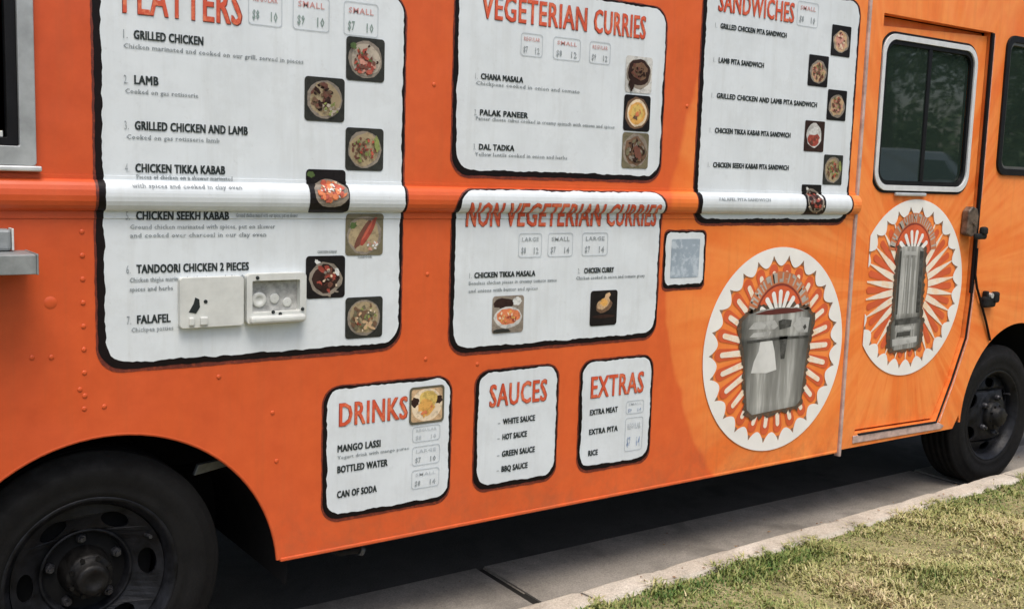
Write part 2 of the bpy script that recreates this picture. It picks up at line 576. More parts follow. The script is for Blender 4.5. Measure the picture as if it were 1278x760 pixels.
def litter():
    q = random.Random(21); mb = MB()
    for k in range(230):
        x = q.uniform(1.8, 7.5)
        t_ = q.random()
        if t_ < .42: y = kerb_y(x) + q.uniform(0.004, 0.05) ** 1.0; z = 0.006
        elif t_ < .55: y = q.uniform(kerb_y(x) + .05, 0.40); z = 0.007
        elif t_ < .72: y = kerb_y(x) - q.uniform(0.01, .12); z = 0.123
        else: y = kerb_y(x) - .14 - 1.2 * q.random(); z = 0.135
        r_ = q.uniform(.003, .011) * (1.5 if t_ > .72 else 1); a = q.uniform(0, 2 * PI)
        pts = []
        for j in range(6):
            b_ = a + 2 * PI * j / 6; e = r_ * (1.0 if j % 3 == 0 else .55)
            pts.append((x + e * math.cos(b_), y + e * math.sin(b_), z + q.uniform(0, .005)))
        pts.append((x, y, z + .006))
        mb.add(pts, [(j, (j + 1) % 6, 6) for j in range(6)])
    return tag(mb.build('leaf_litter', simple('dead_leaves', (0.20, 0.12, 0.06), 0.9, 0, 0.6, 50)), 'small dry brown leaf scraps along the kerb and grass', 'leaf litter', None, 'stuff')
litter()

# ================================================================== FOOD TRUCK
TR = empty('food_truck', (2.6, 1.15, 0.0), 0, 'orange food truck covered in white menu boards, parked at the kerb', 'food truck')

def wrap_mat():
    mt, nt, b = nmat('orange_wrap')
    v = coords(nt, 'Object', TR)
    sep = nt.nodes.new('ShaderNodeSeparateXYZ'); lnk(nt, v, sep.inputs[0])
    x = mth(nt, 'ADD', sep.outputs[0], 2.6)
    z = sep.outputs[2]
    # big lighter disc whose rim sweeps down between the boards
    dx = mth(nt, 'SUBTRACT', x, 4.6); dz = mth(nt, 'SUBTRACT', z, 1.38)
    wob = mth(nt, 'MULTIPLY', mth(nt, 'SUBTRACT', noise(nt, v, 2.2, 3), 0.5), 0.14)
    dist = mth(nt, 'ADD', mth(nt, 'SQRT', mth(nt, 'ADD', mth(nt, 'MULTIPLY', dx, dx), mth(nt, 'MULTIPLY', dz, dz))), wob)
    right = mth(nt, 'GREATER_THAN', x, 4.6)
    ins = ramp(nt, mth(nt, 'MULTIPLY', dist, 0.5), [(0.5, 1.0), (0.72, 0.85), (0.775, 0.62), (0.785, 0.0)])
    ins = mth(nt, 'MAXIMUM', ins, right)
    # sunburst streaks radiating from the door emblem
    ex = mth(nt, 'SUBTRACT', x, 4.76); ez = mth(nt, 'SUBTRACT', z, 1.15)
    ang = mth(nt, 'ARCTAN2', ez, ex)
    rad = mth(nt, 'SQRT', mth(nt, 'ADD', mth(nt, 'MULTIPLY', ex, ex), mth(nt, 'MULTIPLY', ez, ez)))
    cmb = nt.nodes.new('ShaderNodeCombineXYZ')
    lnk(nt, mth(nt, 'MULTIPLY', ang, 3.2), cmb.inputs[0]); lnk(nt, mth(nt, 'MULTIPLY', rad, 0.35), cmb.inputs[1])
    streak = ramp(nt, noise(nt, cmb.outputs[0], 2.3, 3, 0.55), [(0.40, 0.0), (0.5, 0.55), (0.56, 0.9), (0.66, 0.1)])
    redo = ramp(nt, noise(nt, v, 0.9, 4), [(0.3, (0.53, 0.073, 0.019)), (0.7, (0.62, 0.096, 0.025))])
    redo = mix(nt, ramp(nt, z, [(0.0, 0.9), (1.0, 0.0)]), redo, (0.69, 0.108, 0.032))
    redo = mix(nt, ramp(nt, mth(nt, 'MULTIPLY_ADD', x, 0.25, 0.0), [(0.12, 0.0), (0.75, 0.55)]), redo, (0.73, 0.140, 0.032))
    org = ramp(nt, noise(nt, v, 1.6, 5, 0.6), [(0.3, (0.78, 0.165, 0.028)), (0.7, (0.86, 0.225, 0.042))])
    org = mix(nt, mth(nt, 'MULTIPLY', streak, 0.6), org, (0.92, 0.33, 0.085))
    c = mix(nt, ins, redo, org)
    mott = noise(nt, v, 14, 5, 0.7)
    c = mix(nt, 0.22, c, ramp(nt, mott, [(0.3, 0.3), (0.7, 0.72)]), 'OVERLAY')
    mp = nt.nodes.new('ShaderNodeMapping'); mp.inputs['Scale'].default_value = (26, 26, 1.3); lnk(nt, v, mp.inputs['Vector'])
    c = mix(nt, ramp(nt, noise(nt, mp.outputs[0], 1.0, 5, 0.7), [(0.52, 0.0), (0.78, 0.20)]), c, (0.36, 0.10, 0.035))
    # road film near the skirt, thin scuffs
    dirt = mth(nt, 'MULTIPLY', ramp(nt, z, [(0.36, 0.5), (0.62, 0.0)]), ramp(nt, noise(nt, v, 9, 8, 0.75, 0.4), [(0.42, 0.0), (0.72, 0.9)]))
    c = mix(nt, dirt, c, (0.20, 0.09, 0.05))
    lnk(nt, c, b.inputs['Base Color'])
    lnk(nt, ramp(nt, noise(nt, v, 5, 5), [(0.3, 0.30), (0.7, 0.46)]), b.inputs['Roughness'])
    b.inputs['Specular IOR Level'].default_value = 0.38
    h = mth(nt, 'ADD', noise(nt, v, 1.6, 3), mth(nt, 'MULTIPLY', noise(nt, v, 220, 2), 0.010))
    bump(nt, b, h, 0.4, 0.035)
    return mt
M_wrap = wrap_mat()
M_dark = simple('black_steel', (0.012, 0.012, 0.012), 0.6, 0.0, 0.4, 12, 0.002, 120)
M_under = simple('underbody_paint', (0.045, 0.040, 0.034), 0.85, 0.0, 0.5, 6, 0.004, 60)
M_liner = simple('wheel_well_liner', (0.008, 0.008, 0.008), 0.95, 0.0, 0.4, 6)
M_rubber = simple('rubber', (0.0050, 0.0048, 0.0046), 0.78, 0.0, 0.35, 9, 0.002, 150)
M_alu = simple('aluminium', (0.58, 0.59, 0.58), 0.42, 0.45, 0.22, 9, 0.001, 60)
M_trim = simple('worn_trim', (0.52, 0.38, 0.33), 0.45, 0.15, 0.3, 22, 0.001, 60)
M_seal = simple('black_rubber_seal', (0.005, 0.005, 0.006), 0.5, 0.0, 0.3, 20)
M_white = simple('white_plastic', (0.58, 0.59, 0.55), 0.45, 0.0, 0.10, 18, 0.0002, 90)
M_roofwhite = simple('roof_paint', (0.70, 0.70, 0.68), 0.5, 0.0, 0.08, 3)

def glass_mat():
    mt, nt, b = nmat('tinted_glass')
    b.inputs['Base Color'].default_value = (0.016, 0.026, 0.020, 1)
    b.inputs['Roughness'].default_value = 0.02
    b.inputs['IOR'].default_value = 1.52
    b.inputs['Coat Weight'].default_value = 0.6
    b.inputs['Coat Roughness'].default_value = 0.02
    v = geopos(nt)
    bump(nt, b, noise(nt, v, 1.8, 2), 0.12, 0.01)
    return mt
M_glass = glass_mat()

ZT = 2.72        # where the side starts to curl into the roof
XR, XF = -1.75, 6.05
def arch(cx, cz, r, zb):
    """points of a wheel arch from right foot over the top to left foot"""
    a0 = math.degrees(math.asin((zb - cz) / r))
    return [(cx + r * math.cos(R(a)), cz + r * math.sin(R(a))) for a in np.linspace(a0, 180 - a0, 40)]
AR = (0.845, 0.325, 0.530)
AF = (5.80, 0.395, 0.520)
def arch2(cx, cz, r, zb):
    dxx = math.sqrt(max(r * r - (zb - cz) ** 2, 0))
    a0 = math.atan2(zb - cz, dxx); 
    return [(cx + r * math.cos(a), cz + r * math.sin(a)) for a in np.linspace(a0, PI - a0, 44)]
rear_arch = arch2(*AR, 0.37)
front_arch = arch2(*AF, 0.40)

# main side panel (behind the belt rail the sheet is flat)
svc = rrect(-1.05, 0.612, 1.688, 2.46, 0.012, 2)
outer = [(4.250, 0.37), (4.250, ZT), (XR, ZT), (XR, 0.37)] + rear_arch[::-1]
MB().plate(outer, [svc], 0.0, 0.025).build('side_panel', M_wrap, TR)
# rolled lips of the wheel arches
for A_, nm, zb in ((AR, 'arch_lip', 0.37), (AF, 'arch_lip', 0.40)):
    pts = [(x, 0.006, z) for x, z in arch2(A_[0], A_[1], A_[2], zb)]
    MB().tube(pts, 0.007, 8).build(nm, M_wrap, TR)
# lower skirt edge fold
MB().bbox(AR[0] + 0.534, 4.248, -0.003, 0.03, 0.362, 0.376, 0.004).build('skirt_fold', M_wrap, TR)
# belt rail
prof = [(-relief(z), z) for z in CUTS]
rv = []; rf = []
for (xx, k) in ((XR, 0), (4.262, 1)):
    rv += [(xx, y, z) for y, z in prof]
n_ = len(prof)
for i in range(n_ - 1): rf.append((i, n_ + i, n_ + i + 1, i + 1))
rf.append(tuple(range(n_))); rf.append(tuple(range(2 * n_ - 1, n_ - 1, -1)))
mb = MB().add([(x, y - 0.0006, z) for x, y, z in rv], rf, 0, False)
belt = mb.build('belt_rail', M_wrap, TR)
# rounded end stop of the rail
bm = bmesh.new()
bmesh.ops.create_uvsphere(bm, u_segments=16, v_segments=10, radius=1)
for v in bm.verts: v.co = Vector((4.262 + max(0, v.co.x) * 0.022, min(0.0, v.co.y) * 0.030, (BZ0 + BZ1) / 2 + v.co.z * 0.046))
MB().bm(bm, 0, True).build('rail_end_cap', M_wrap, TR)

# vertical joint trim between the box and the cab
MB().bbox(4.2515, 4.2685, -0.012, 0.02, 0.345, ZT, 0.004).build('joint_trim', M_trim, TR)
MB().bbox(4.2695, 4.276, -0.004, 0.02, 0.35, ZT, 0.002).build('joint_seal', M_seal, TR)

# cab side with door opening and side window opening
door_out = [(4.375, 0.445), (5.055, 0.432), (5.17, 0.64), (5.268, 0.86), (5.288, 1.05), (5.290, 2.455), (4.375, 2.455)]
cwin = rrect(5.435, 6.00, 1.745, 2.44, 0.055, 6)
outer = [(4.2775, 0.375), (5.215, 0.372)] + [(5.275, 0.465)] + [p for p in front_arch[::-1]] + [(XF + .3, 0.40), (XF + .3, ZT), (4.2775, ZT)]
outer = [(4.2775, 0.375), (5.215, 0.372), (5.262, 0.44)] + [p for p in front_arch[::-1] if True] + [(6.42, 0.40), (6.42, ZT), (4.2775, ZT)]
MB().plate(outer, [door_out, cwin], 0.0, 0.05).build('cab_side', M_wrap, TR)
MB().box(4.30, 5.40, 0.085, 0.09, 0.42, 2.50).build('door_backing', M_liner, TR)
# recess strip added above the door to give the header its band of shade
MB().bbox(4.376, 5.289, 0.060, 0.075, 2.38, 2.454, 0.004).build('header_shade_recess', M_wrap, TR)

# ---- the door
M_chrome = simple('bright_frame', (0.72, 0.73, 0.72), 0.35, 0.2, 0.1, 20)
DY = 0.024
D_ = empty('door', (4.83, DY, 0.43)); D_.parent = TR; D_.location = Vector((4.83, DY, 0.43)) - world_origin(TR)
dsc = 1 + DY / 3.2
dwin = rrect(4.437, 5.165, 1.665, 2.34, 0.075, 8)
dout = [(4.384, 0.455), (5.048, 0.443), (5.161, 0.645), (5.257, 0.865), (5.276, 1.05), (5.277, 2.436), (4.384, 2.400)]  # top edge cut low to leave the shaded gap under the header
MB().plate(dout, [dwin], DY, DY + 0.035).build('door_panel', M_wrap, D_)
fr_o = rrect(4.406, 5.197, 1.631, 2.372, 0.096, 10)
fr_i = rrect(4.431, 5.172, 1.657, 2.346, 0.076, 10)
# chromed frame: two stepped rings, the inner one standing proud
mb = MB().plate(fr_o, [fr_i], DY - 0.012, DY - 0.0005)
weighted(mb.build('window_frame', M_chrome, D_), 0.006, 3)
seal_i = rrect(4.452, 5.151, 1.679, 2.326, 0.06, 10)
MB().plate(rrect(4.4315, 5.1715, 1.6575, 2.3455, 0.0755, 10), [seal_i], DY - 0.004, DY + 0.01).build('window_seal', M_seal, D_)
MB().plate(rrect(4.394, 5.209, 1.619, 2.384, 0.105, 10), [rrect(4.4065, 5.1965, 1.6315, 2.3715, 0.0955, 10)], DY - 0.004, DY - 0.0004).build('outer_seal', M_seal, D_)
MB().box(4.452, 4.785, DY + 0.004, DY + 0.008, 1.679, 2.326).build('window_pane', M_glass, D_)
MB().box(4.80, 5.151, DY + 0.012, DY + 0.016, 1.679, 2.326).build('window_pane', M_glass, D_)
MB().bbox(4.784, 4.812, DY - 0.003, DY + 0.012, 1.679, 2.326, 0.003).build('window_divider', M_seal, D_)
MB().bbox(4.58, 4.83, DY - 0.018, DY - 0.001, 1.605, 1.622, 0.005).build('lower_clip', M_alu, D_)
# step plate along the foot of the door
def quad_plate(name, pts, y0, y1, mt, par, bev=0.003):
    return weighted(MB().plate(pts, [], y0, y1).build(name, mt, par), bev)
quad_plate('sill_strip', [(4.36, 0.396), (5.10, 0.384), (5.13, 0.398), (5.075, 0.422), (4.36, 0.434)], -0.006, 0.0, M_trim, TR)
MB().tube([(4.40, -0.004, 0.436), (4.72, -0.004, 0.432), (5.055, -0.004, 0.426)], 0.006, 6).build('sill_seal', M_seal, TR)
MB().tube([(5.060, -0.001, 0.430), (5.172, -0.001, 0.64), (5.270, -0.001, 0.862), (5.289, -0.001, 1.06), (5.2895, -0.001, 1.20)], 0.0055, 6).build('door_edge_seal', M_seal, TR)
M_edge = simple('worn_pink_edge', (0.70, 0.33, 0.22), 0.45, 0.1, 0.25, 30)
MB().tube([(5.085, -0.002, 0.424), (5.190, -0.002, 0.632), (5.286, -0.002, 0.855), (5.303, -0.002, 1.06), (5.304, -0.002, 1.16)], 0.0045, 6).build('door_edge_bead', M_edge, TR)
# gasket up the front of the door
MB().bbox(5.283, 5.302, -0.006, 0.012, 1.10, 2.452, 0.004).build('door_gasket', M_seal, TR)
MB().bbox(5.304, 5.311, -0.004, 0.004, 1.60, 2.44, 0.002).build('gasket_bead', M_edge, TR)
MB().tube([(5.293, -0.010, 1.34), (5.292, -0.012, 1.20), (5.315, -0.014, 1.13), (5.355, -0.014, 1.065), (5.43, -0.012, 0.945), (5.495, -0.008, 0.835)], 0.0065, 8).build('air_hose', M_seal, TR)
# latch: weathered escutcheon with a black paddle
L_ = empty('door_latch', (5.22, 0, 1.46)); L_.parent = TR; L_.location = Vector((5.22, 0, 1.46)) - world_origin(TR)
M_tarn = simple('tarnished_plate', (0.13, 0.095, 0.07), 0.4, 0.3, 0.7, 30)
weighted(MB().plate([(5.170, 1.415), (5.215, 1.400), (5.262, 1.42), (5.266, 1.51), (5.252, 1.548), (5.205, 1.560), (5.175, 1.535)], [], -0.022, DY - 0.002).build('escutcheon', M_tarn, L_), 0.008, 3)
mb = MB().bbox(5.222, 5.325, -0.045, -0.02, 1.388, 1.42, 0.012)
mb.bbox(5.27, 5.318, -0.055, -0.02, 1.41, 1.455, 0.014)
mb.build('latch_paddle', M_dark, L_)
MB().tube([(5.22, -0.024, 1.47), (5.22, -0.032, 1.47)], 0.010, 14).build('key_cylinder', M_tarn, L_)
# bracket on the cab flank
B_ = empty('mirror_bracket', (5.45, 0, 1.06)); B_.parent = TR; B_.location = Vector((5.45, 0, 1.06)) - world_origin(TR)
mb = MB().bbox(5.37, 5.475, -0.04, 0.0, 1.02, 1.08, 0.014)
mb.bbox(5.385, 5.405, -0.035, -0.005, 1.07, 1.11, 0.006)
mb.bbox(5.44, 5.49, -0.05, -0.015, 1.045, 1.105, 0.012)
mb.build('bracket_body', M_dark, B_)
MB().tube([(5.425, -0.042, 1.085), (5.425, -0.02, 1.085)], 0.014, 12).build('bracket_bolt', M_alu, B_)

# cab side window
W_ = empty('cab_window', (5.72, 0, 2.1)); W_.parent = TR; W_.location = Vector((5.72, 0, 2.1)) - world_origin(TR)
weighted(MB().plate(rrect(5.418, 6.017, 1.728, 2.457, 0.07, 8), [rrect(5.452, 5.983, 1.762, 2.423, 0.045, 8)], -0.012, 0.02).build('window_seal', M_seal, W_), 0.005, 2)
MB().plate(rrect(5.4525, 5.9825, 1.7625, 2.4225, 0.0445, 8), [rrect(5.466, 5.969, 1.776, 2.409, 0.035, 8)], -0.004, 0.02).build('window_frame', simple('dull_frame', (0.16, 0.16, 0.15), 0.4, 0.6), W_)
MB().box(5.466, 5.969, 0.010, 0.014, 1.776, 2.409).build('window_pane', M_glass, W_)

# service window at the rear of the box
M_sframe = simple('dull_aluminium', (0.36, 0.375, 0.37), 0.45, 0.35, 0.25, 12)
S_ = empty('service_window', (-0.2, 0, 2.0)); S_.parent = TR; S_.location = Vector((-0.2, 0, 2.0)) - world_origin(TR)
weighted(MB().plate(rrect(-1.10, 0.652, 1.638, 2.51, 0.008, 2), [rrect(-1.048, 0.610, 1.690, 2.458, 0.004, 2)], -0.022, 0.0).build('window_frame', M_sframe, S_), 0.004, 2)
weighted(MB().plate(rrect(-1.047, 0.609, 1.691, 2.457, 0.004, 2), [rrect(-1.02, 0.582, 1.712, 2.43, 0.004, 2)], -0.008, 0.03).build('window_seal', M_seal, S_), 0.003, 2)
MB().bbox(-1.02, 0.574, 0.006, 0.03, 1.712, 1.730, 0.003).build('window_track', M_white, S_)
MB().bbox(0.545, 0.565, 0.008, 0.03, 1.73, 2.43, 0.003).build('window_sash', M_alu, S_)
MB().box(-1.02, 0.545, 0.022, 0.026, 1.73, 2.43).build('window_pane', M_glass, S_)
MB().bbox(-1.14, 0.664, -0.03, 0.0, 1.622, 1.637, 0.004).build('window_sill', M_alu, S_)
# folding counter shelf under it
M_shelf = simple('weathered_aluminium', (0.26, 0.275, 0.27), 0.5, 0.3, 0.3, 14)
C_ = empty('counter_shelf', (-0.3, -0.05, 1.4)); C_.parent = TR; C_.location = Vector((-0.3, -0.05, 1.4)) - world_origin(TR)
MB().bbox(-1.15, 0.618, -0.15, -0.03, 1.352, 1.358, 0.002).bbox(-1.15, 0.618, -0.155, -0.149, 1.352, 1.404, 0.002).bbox(-1.15, 0.618, -0.15, -0.001, 1.399, 1.405, 0.002).build('shelf_channel', M_shelf, C_)
MB().bbox(0.6185, 0.624, -0.156, 0.0, 1.350, 1.407, 0.003).build('channel_end_cap', M_shelf, C_)
MB().bbox(-1.15, 0.578, -0.05, -0.001, 1.4065, 1.466, 0.008).build('hinge_rail', M_shelf, C_)
MB().bbox(0.5785, 0.584, -0.052, 0.0, 1.408, 1.468, 0.002).build('rail_end_cap', M_white, C_)

# ------------------------------------------------------------------ rivets
bm = bmesh.new()
bmesh.ops.create_uvsphere(bm, u_segments=10, v_segments=6, radius=0.0075)
for v in bm.verts: v.co.y = min(0, v.co.y) * 0.30
riv0 = MB().bm(bm, 0, True).build('rivet', M_wrap, TR)
spots = [(0.772, 1.455 - 0.068 * k) for k in range(8)] + [(0.632, 1.102), (0.683, 1.099), (0.759, 0.999), (0.770, 0.941), (0.826, 0.942), (1.172, 1.001), (1.350, 0.868), (1.364, 0.706),
         (0.682, 1.257), (2.14, 0.965), (3.13, 1.95), (1.93, 1.95), (1.92, 1.30), (1.92, 0.72 + .28), (0.05, 1.05), (0.30, 0.98)]
base_loc = Vector(riv0.location); mesh_r = riv0.data
first = True
trw = world_origin(TR)
for x, z in spots:
    o = riv0 if first else riv0.copy()
    if not first: col.objects.link(o)
    first = False
    o.location = Vector((x, -0.002, z)) - trw
# big dimple-rivet with washer
MB().lathe(0.684, 1.255, [(-0.0003, 0.018), (-0.0016, 0.015), (-0.003, 0.007), (-0.003, 0.001)], 20).build('rivet_washer', M_wrap, TR)

# ------------------------------------------------------------------ rest of the body
W = 2.3
def bodyprof():
    pts = [(0.0, ZT)]
    for k in range(1, 9):
        a = R(180 - 90 * k / 8); pts.append((0.2 + 0.2 * math.cos(a), ZT + 0.2 * math.sin(a)))
    for k in range(0, 9):
        a = R(90 - 90 * k / 8); pts.append((W - 0.2 + 0.2 * math.cos(a), ZT + 0.2 * math.sin(a)))
    return pts
bp_ = bodyprof()
vs_ = [(x, y, z) for x in (XR, 6.42) for y, z in bp_]
n_ = len(bp_)
fs = [(i, i + 1, n_ + i + 1, n_ + i) for i in range(n_ - 1)]
MB().add(vs_, fs, 0, True).build('roof', M_roofwhite, TR)
far_o = [(6.42, 0.40), (6.42, ZT), (XR, ZT), (XR, 0.37)] + rear_arch[::-1] + front_arch[::-1]
MB().plate(far_o, [], W - 0.025, W).build('far_side_panel', M_wrap, TR)
rp = [(x, z) for x, z in bp_]
MB().add([(XR, y, z) for y, z in [(0.001, 0.5)] + bp_ + [(W - 0.001, 0.5)]], [tuple(range(n_ + 2))[::-1]], 0).build('rear_panel', M_wrap, TR)
MB().bbox(XR - 0.16, XR - 0.02, 0.05, W - 0.05, 0.42, 0.56, 0.02).build('rear_bumper', M_dark, TR)
MB().box(XR + .01, 6.40, 0.03, W - 0.03, 0.93, 0.96).build('floor', M_under, TR)
# nose
nose = [(0.0, 6.42), (0.03, 6.58), (0.14, 6.70), (0.4, 6.75), (W - 0.4, 6.75), (W - 0.14, 6.70), (W - 0.03, 6.58), (W, 6.42)]
lev = [(0.45, 0.0), (1.25, 0.0), (1.45, -0.03), (2.55, -0.22), (ZT, -0.24), (ZT + 0.2, -0.33)]
vs_ = []; fs = []
for z, dxf in lev:
    for y, x in nose:
        vs_.append((6.42 + (x - 6.42) * (1 + dxf * 1.6), y if z <= ZT else 0.2 + (y / W) * (W - 0.4), z))
for j in range(len(lev) - 1):
    for i in range(len(nose) - 1):
        a = j * 8 + i
        fs.append((a, a + 8, a + 9, a + 1))
fs.append(tuple(range(40, 48)))
MB().add(vs_, fs, 0, True).build('nose_panel', M_wrap, TR)
for y0, y1 in ((0.30, 1.13), (1.17, W - 0.30)):
    MB().add([(6.745, y0, 1.47), (6.745, y1, 1.47), (6.655, y1, 2.45), (6.655, y0, 2.45)], [(0, 1, 2, 3)]).build('windscreen', M_glass, TR)
MB().bbox(6.755, 6.79, 0.65, W - 0.65, 0.62, 1.02, 0.01).build('grille', M_dark, TR)
for y in (0.38, W - 0.38):
    MB().tube([(6.74, y, 0.82), (6.79, y, 0.82), (6.805, y, 0.82)], [0.10, 0.10, 0.07], 20).build('headlight', M_white, TR)
MB().bbox(6.80, 6.92, 0.02, W - 0.02, 0.40, 0.56, 0.03).build('front_bumper', M_dark, TR)

# underbody
for y in (0.72, 1.55):
    MB().bbox(XR, 6.6, y, y + 0.07, 0.55, 0.75, 0.006).build('chassis_rail', M_under, TR)
for x in (-1.2, -0.2, 1.75, 2.6, 3.5, 4.4, 5.1, 6.3):
    MB().bbox(x, x + 0.06, 0.10, W - 0.1, 0.76, 0.90, 0.005).build('cross_member', M_under, TR)
MB().bbox(2.3, 3.3, 0.95, 1.45, 0.40, 0.72, 0.05).build('fuel_tank', M_under, TR)
MB().tube([(1.0, 1.18, 0.42), (4.6, 1.18, 0.62)], 0.05, 14).build('drive_shaft', M_under, TR)
MB().tube([(4.9, 0.62, 0.50), (3.6, 0.55, 0.46), (2.2, 0.52, 0.44), (1.45, 0.50, 0.44)], 0.032, 12).build('exhaust_pipe', M_under, TR)
MB().tube([(3.75, 0.56, 0.46), (3.05, 0.54, 0.45)], 0.10, 16).build('silencer', M_under, TR)
MB().tube([(0.81, 0.2, 0.40), (0.81, W - 0.2, 0.40)], 0.07, 14).build('rear_axle', M_under, TR)
MB().tube([(5.68, 0.2, 0.40), (5.68, W - 0.2, 0.40)], 0.05, 14).build('front_axle', M_under, TR)
for k in range(5):
    MB().bbox(0.15 + .08 * k, 1.47 - .08 * k, 0.70, 0.76, 0.52 - .02 * k, 0.538 - .02 * k, 0.003).build('leaf_spring', M_under, TR)
# small fittings that show just below the skirt
MB().tube([(1.62, 0.10, 0.50), (1.62, 0.10, 0.33), (1.64, 0.10, 0.315), (1.72, 0.10, 0.31)], 0.014, 8).build('drain_pipe', M_dark, TR)
MB().tube([(1.72, 0.10, 0.31), (1.735, 0.10, 0.305)], 0.02, 10).build('drain_cap', simple('dull_fitting', (0.14, 0.15, 0.16), 0.4, 0.7), TR)
MB().tube([(1.85, 0.14, 0.50), (1.86, 0.14, 0.36), (1.86, 0.14, 0.33)], [0.012, 0.012, 0.02], 8).build('drain_pipe', M_dark, TR)
MB().tube([(2.62, 0.12, 0.50), (2.62, 0.12, 0.34)], [0.012, 0.018], 8).build('drain_pipe', M_dark, TR)
MB().bbox(1.45, 2.1, 0.16, 0.60, 0.36, 0.50, 0.02).build('water_tank', M_under, TR)
# wheel well liners
def well(cx, cz, r, y1, x0, x1):
    mb = MB()
    pts = [(cx + (r + .04) * math.cos(a), cz + (r + .04) * math.sin(a)) for a in np.linspace(-0.1, PI + 0.1, 30)]
    vs_ = [(x, y, z) for y in (0.028, y1) for x, z in pts]
    fs = [(i, i + 1, 31 + i - 0, 30 + i) for i in range(29)]
    mb.add(vs_, [(i, i + 1, 30 + i + 1, 30 + i) for i in range(29)], 0, True)
    mb.add([(x, y1, z) for x, z in pts], [tuple(range(30))], 0)
    return mb
well(*AR, 0.70, 0, 0).build('wheel_well', M_liner, TR)
well(*AF, 0.66, 0, 0).build('wheel_well', M_liner, TR)
weighted(MB().plate([(1.135, 0.655), (1.265, 0.675), (1.27, 0.70), (1.15, 0.69)], [], 0.13, 0.15).build('well_bracket', simple('bare_bracket', (0.12, 0.125, 0.12), 0.4, 0.5, 0.3, 30), TR), 0.004)

# ------------------------------------------------------------------ wheels
M_rim = simple('grimy_wheel_paint', (0.0085, 0.009, 0.011), 0.45, 0.1, 0.85, 22, 0.0025, 60)
M_hub = simple('greasy_hub', (0.009, 0.0085, 0.008), 0.5, 0.2, 0.85, 35, 0.0012, 60)
M_bolt = simple('dull_nut', (0.05, 0.05, 0.055), 0.4, 0.5, 0.5, 60)
def tyre_mb(cx, cz, y0, y1, Rt, Rr):
    h = y1 - y0
    prof = [(y0 + .030, Rr - .004), (y0 + .014, Rr + .004), (y0 + .010, Rr + .016), (y0 + .006, Rr + .028), (y0 + .008, Rr + .032), (y0 + .002, Rr + .052), (y0, Rr + .075), (y0 + .002, Rr + .098), (y0 + .0045, Rr + .101), (y0 + .0065, Rt - .045), (y0 + .016, Rt - .022), (y0 + .018, Rt - .0185), (y0 + .030, Rt - .006)]
    grooves = []
    y = y0 + .030
    k = 5
    wdt = (h - .06) / k
    for i in range(k):
        a = y + wdt * i
        grooves += [(a + .0005, Rt), (a + wdt - .009, Rt)]
        if i < k - 1: grooves += [(a + wdt - .0085, Rt - .011), (a + wdt - .0005, Rt - .011)]
    back = [(y1 + y0 - q, r_) for q, r_ in prof[::-1]]
    return MB().lathe(cx, cz, prof + grooves + back, 96)

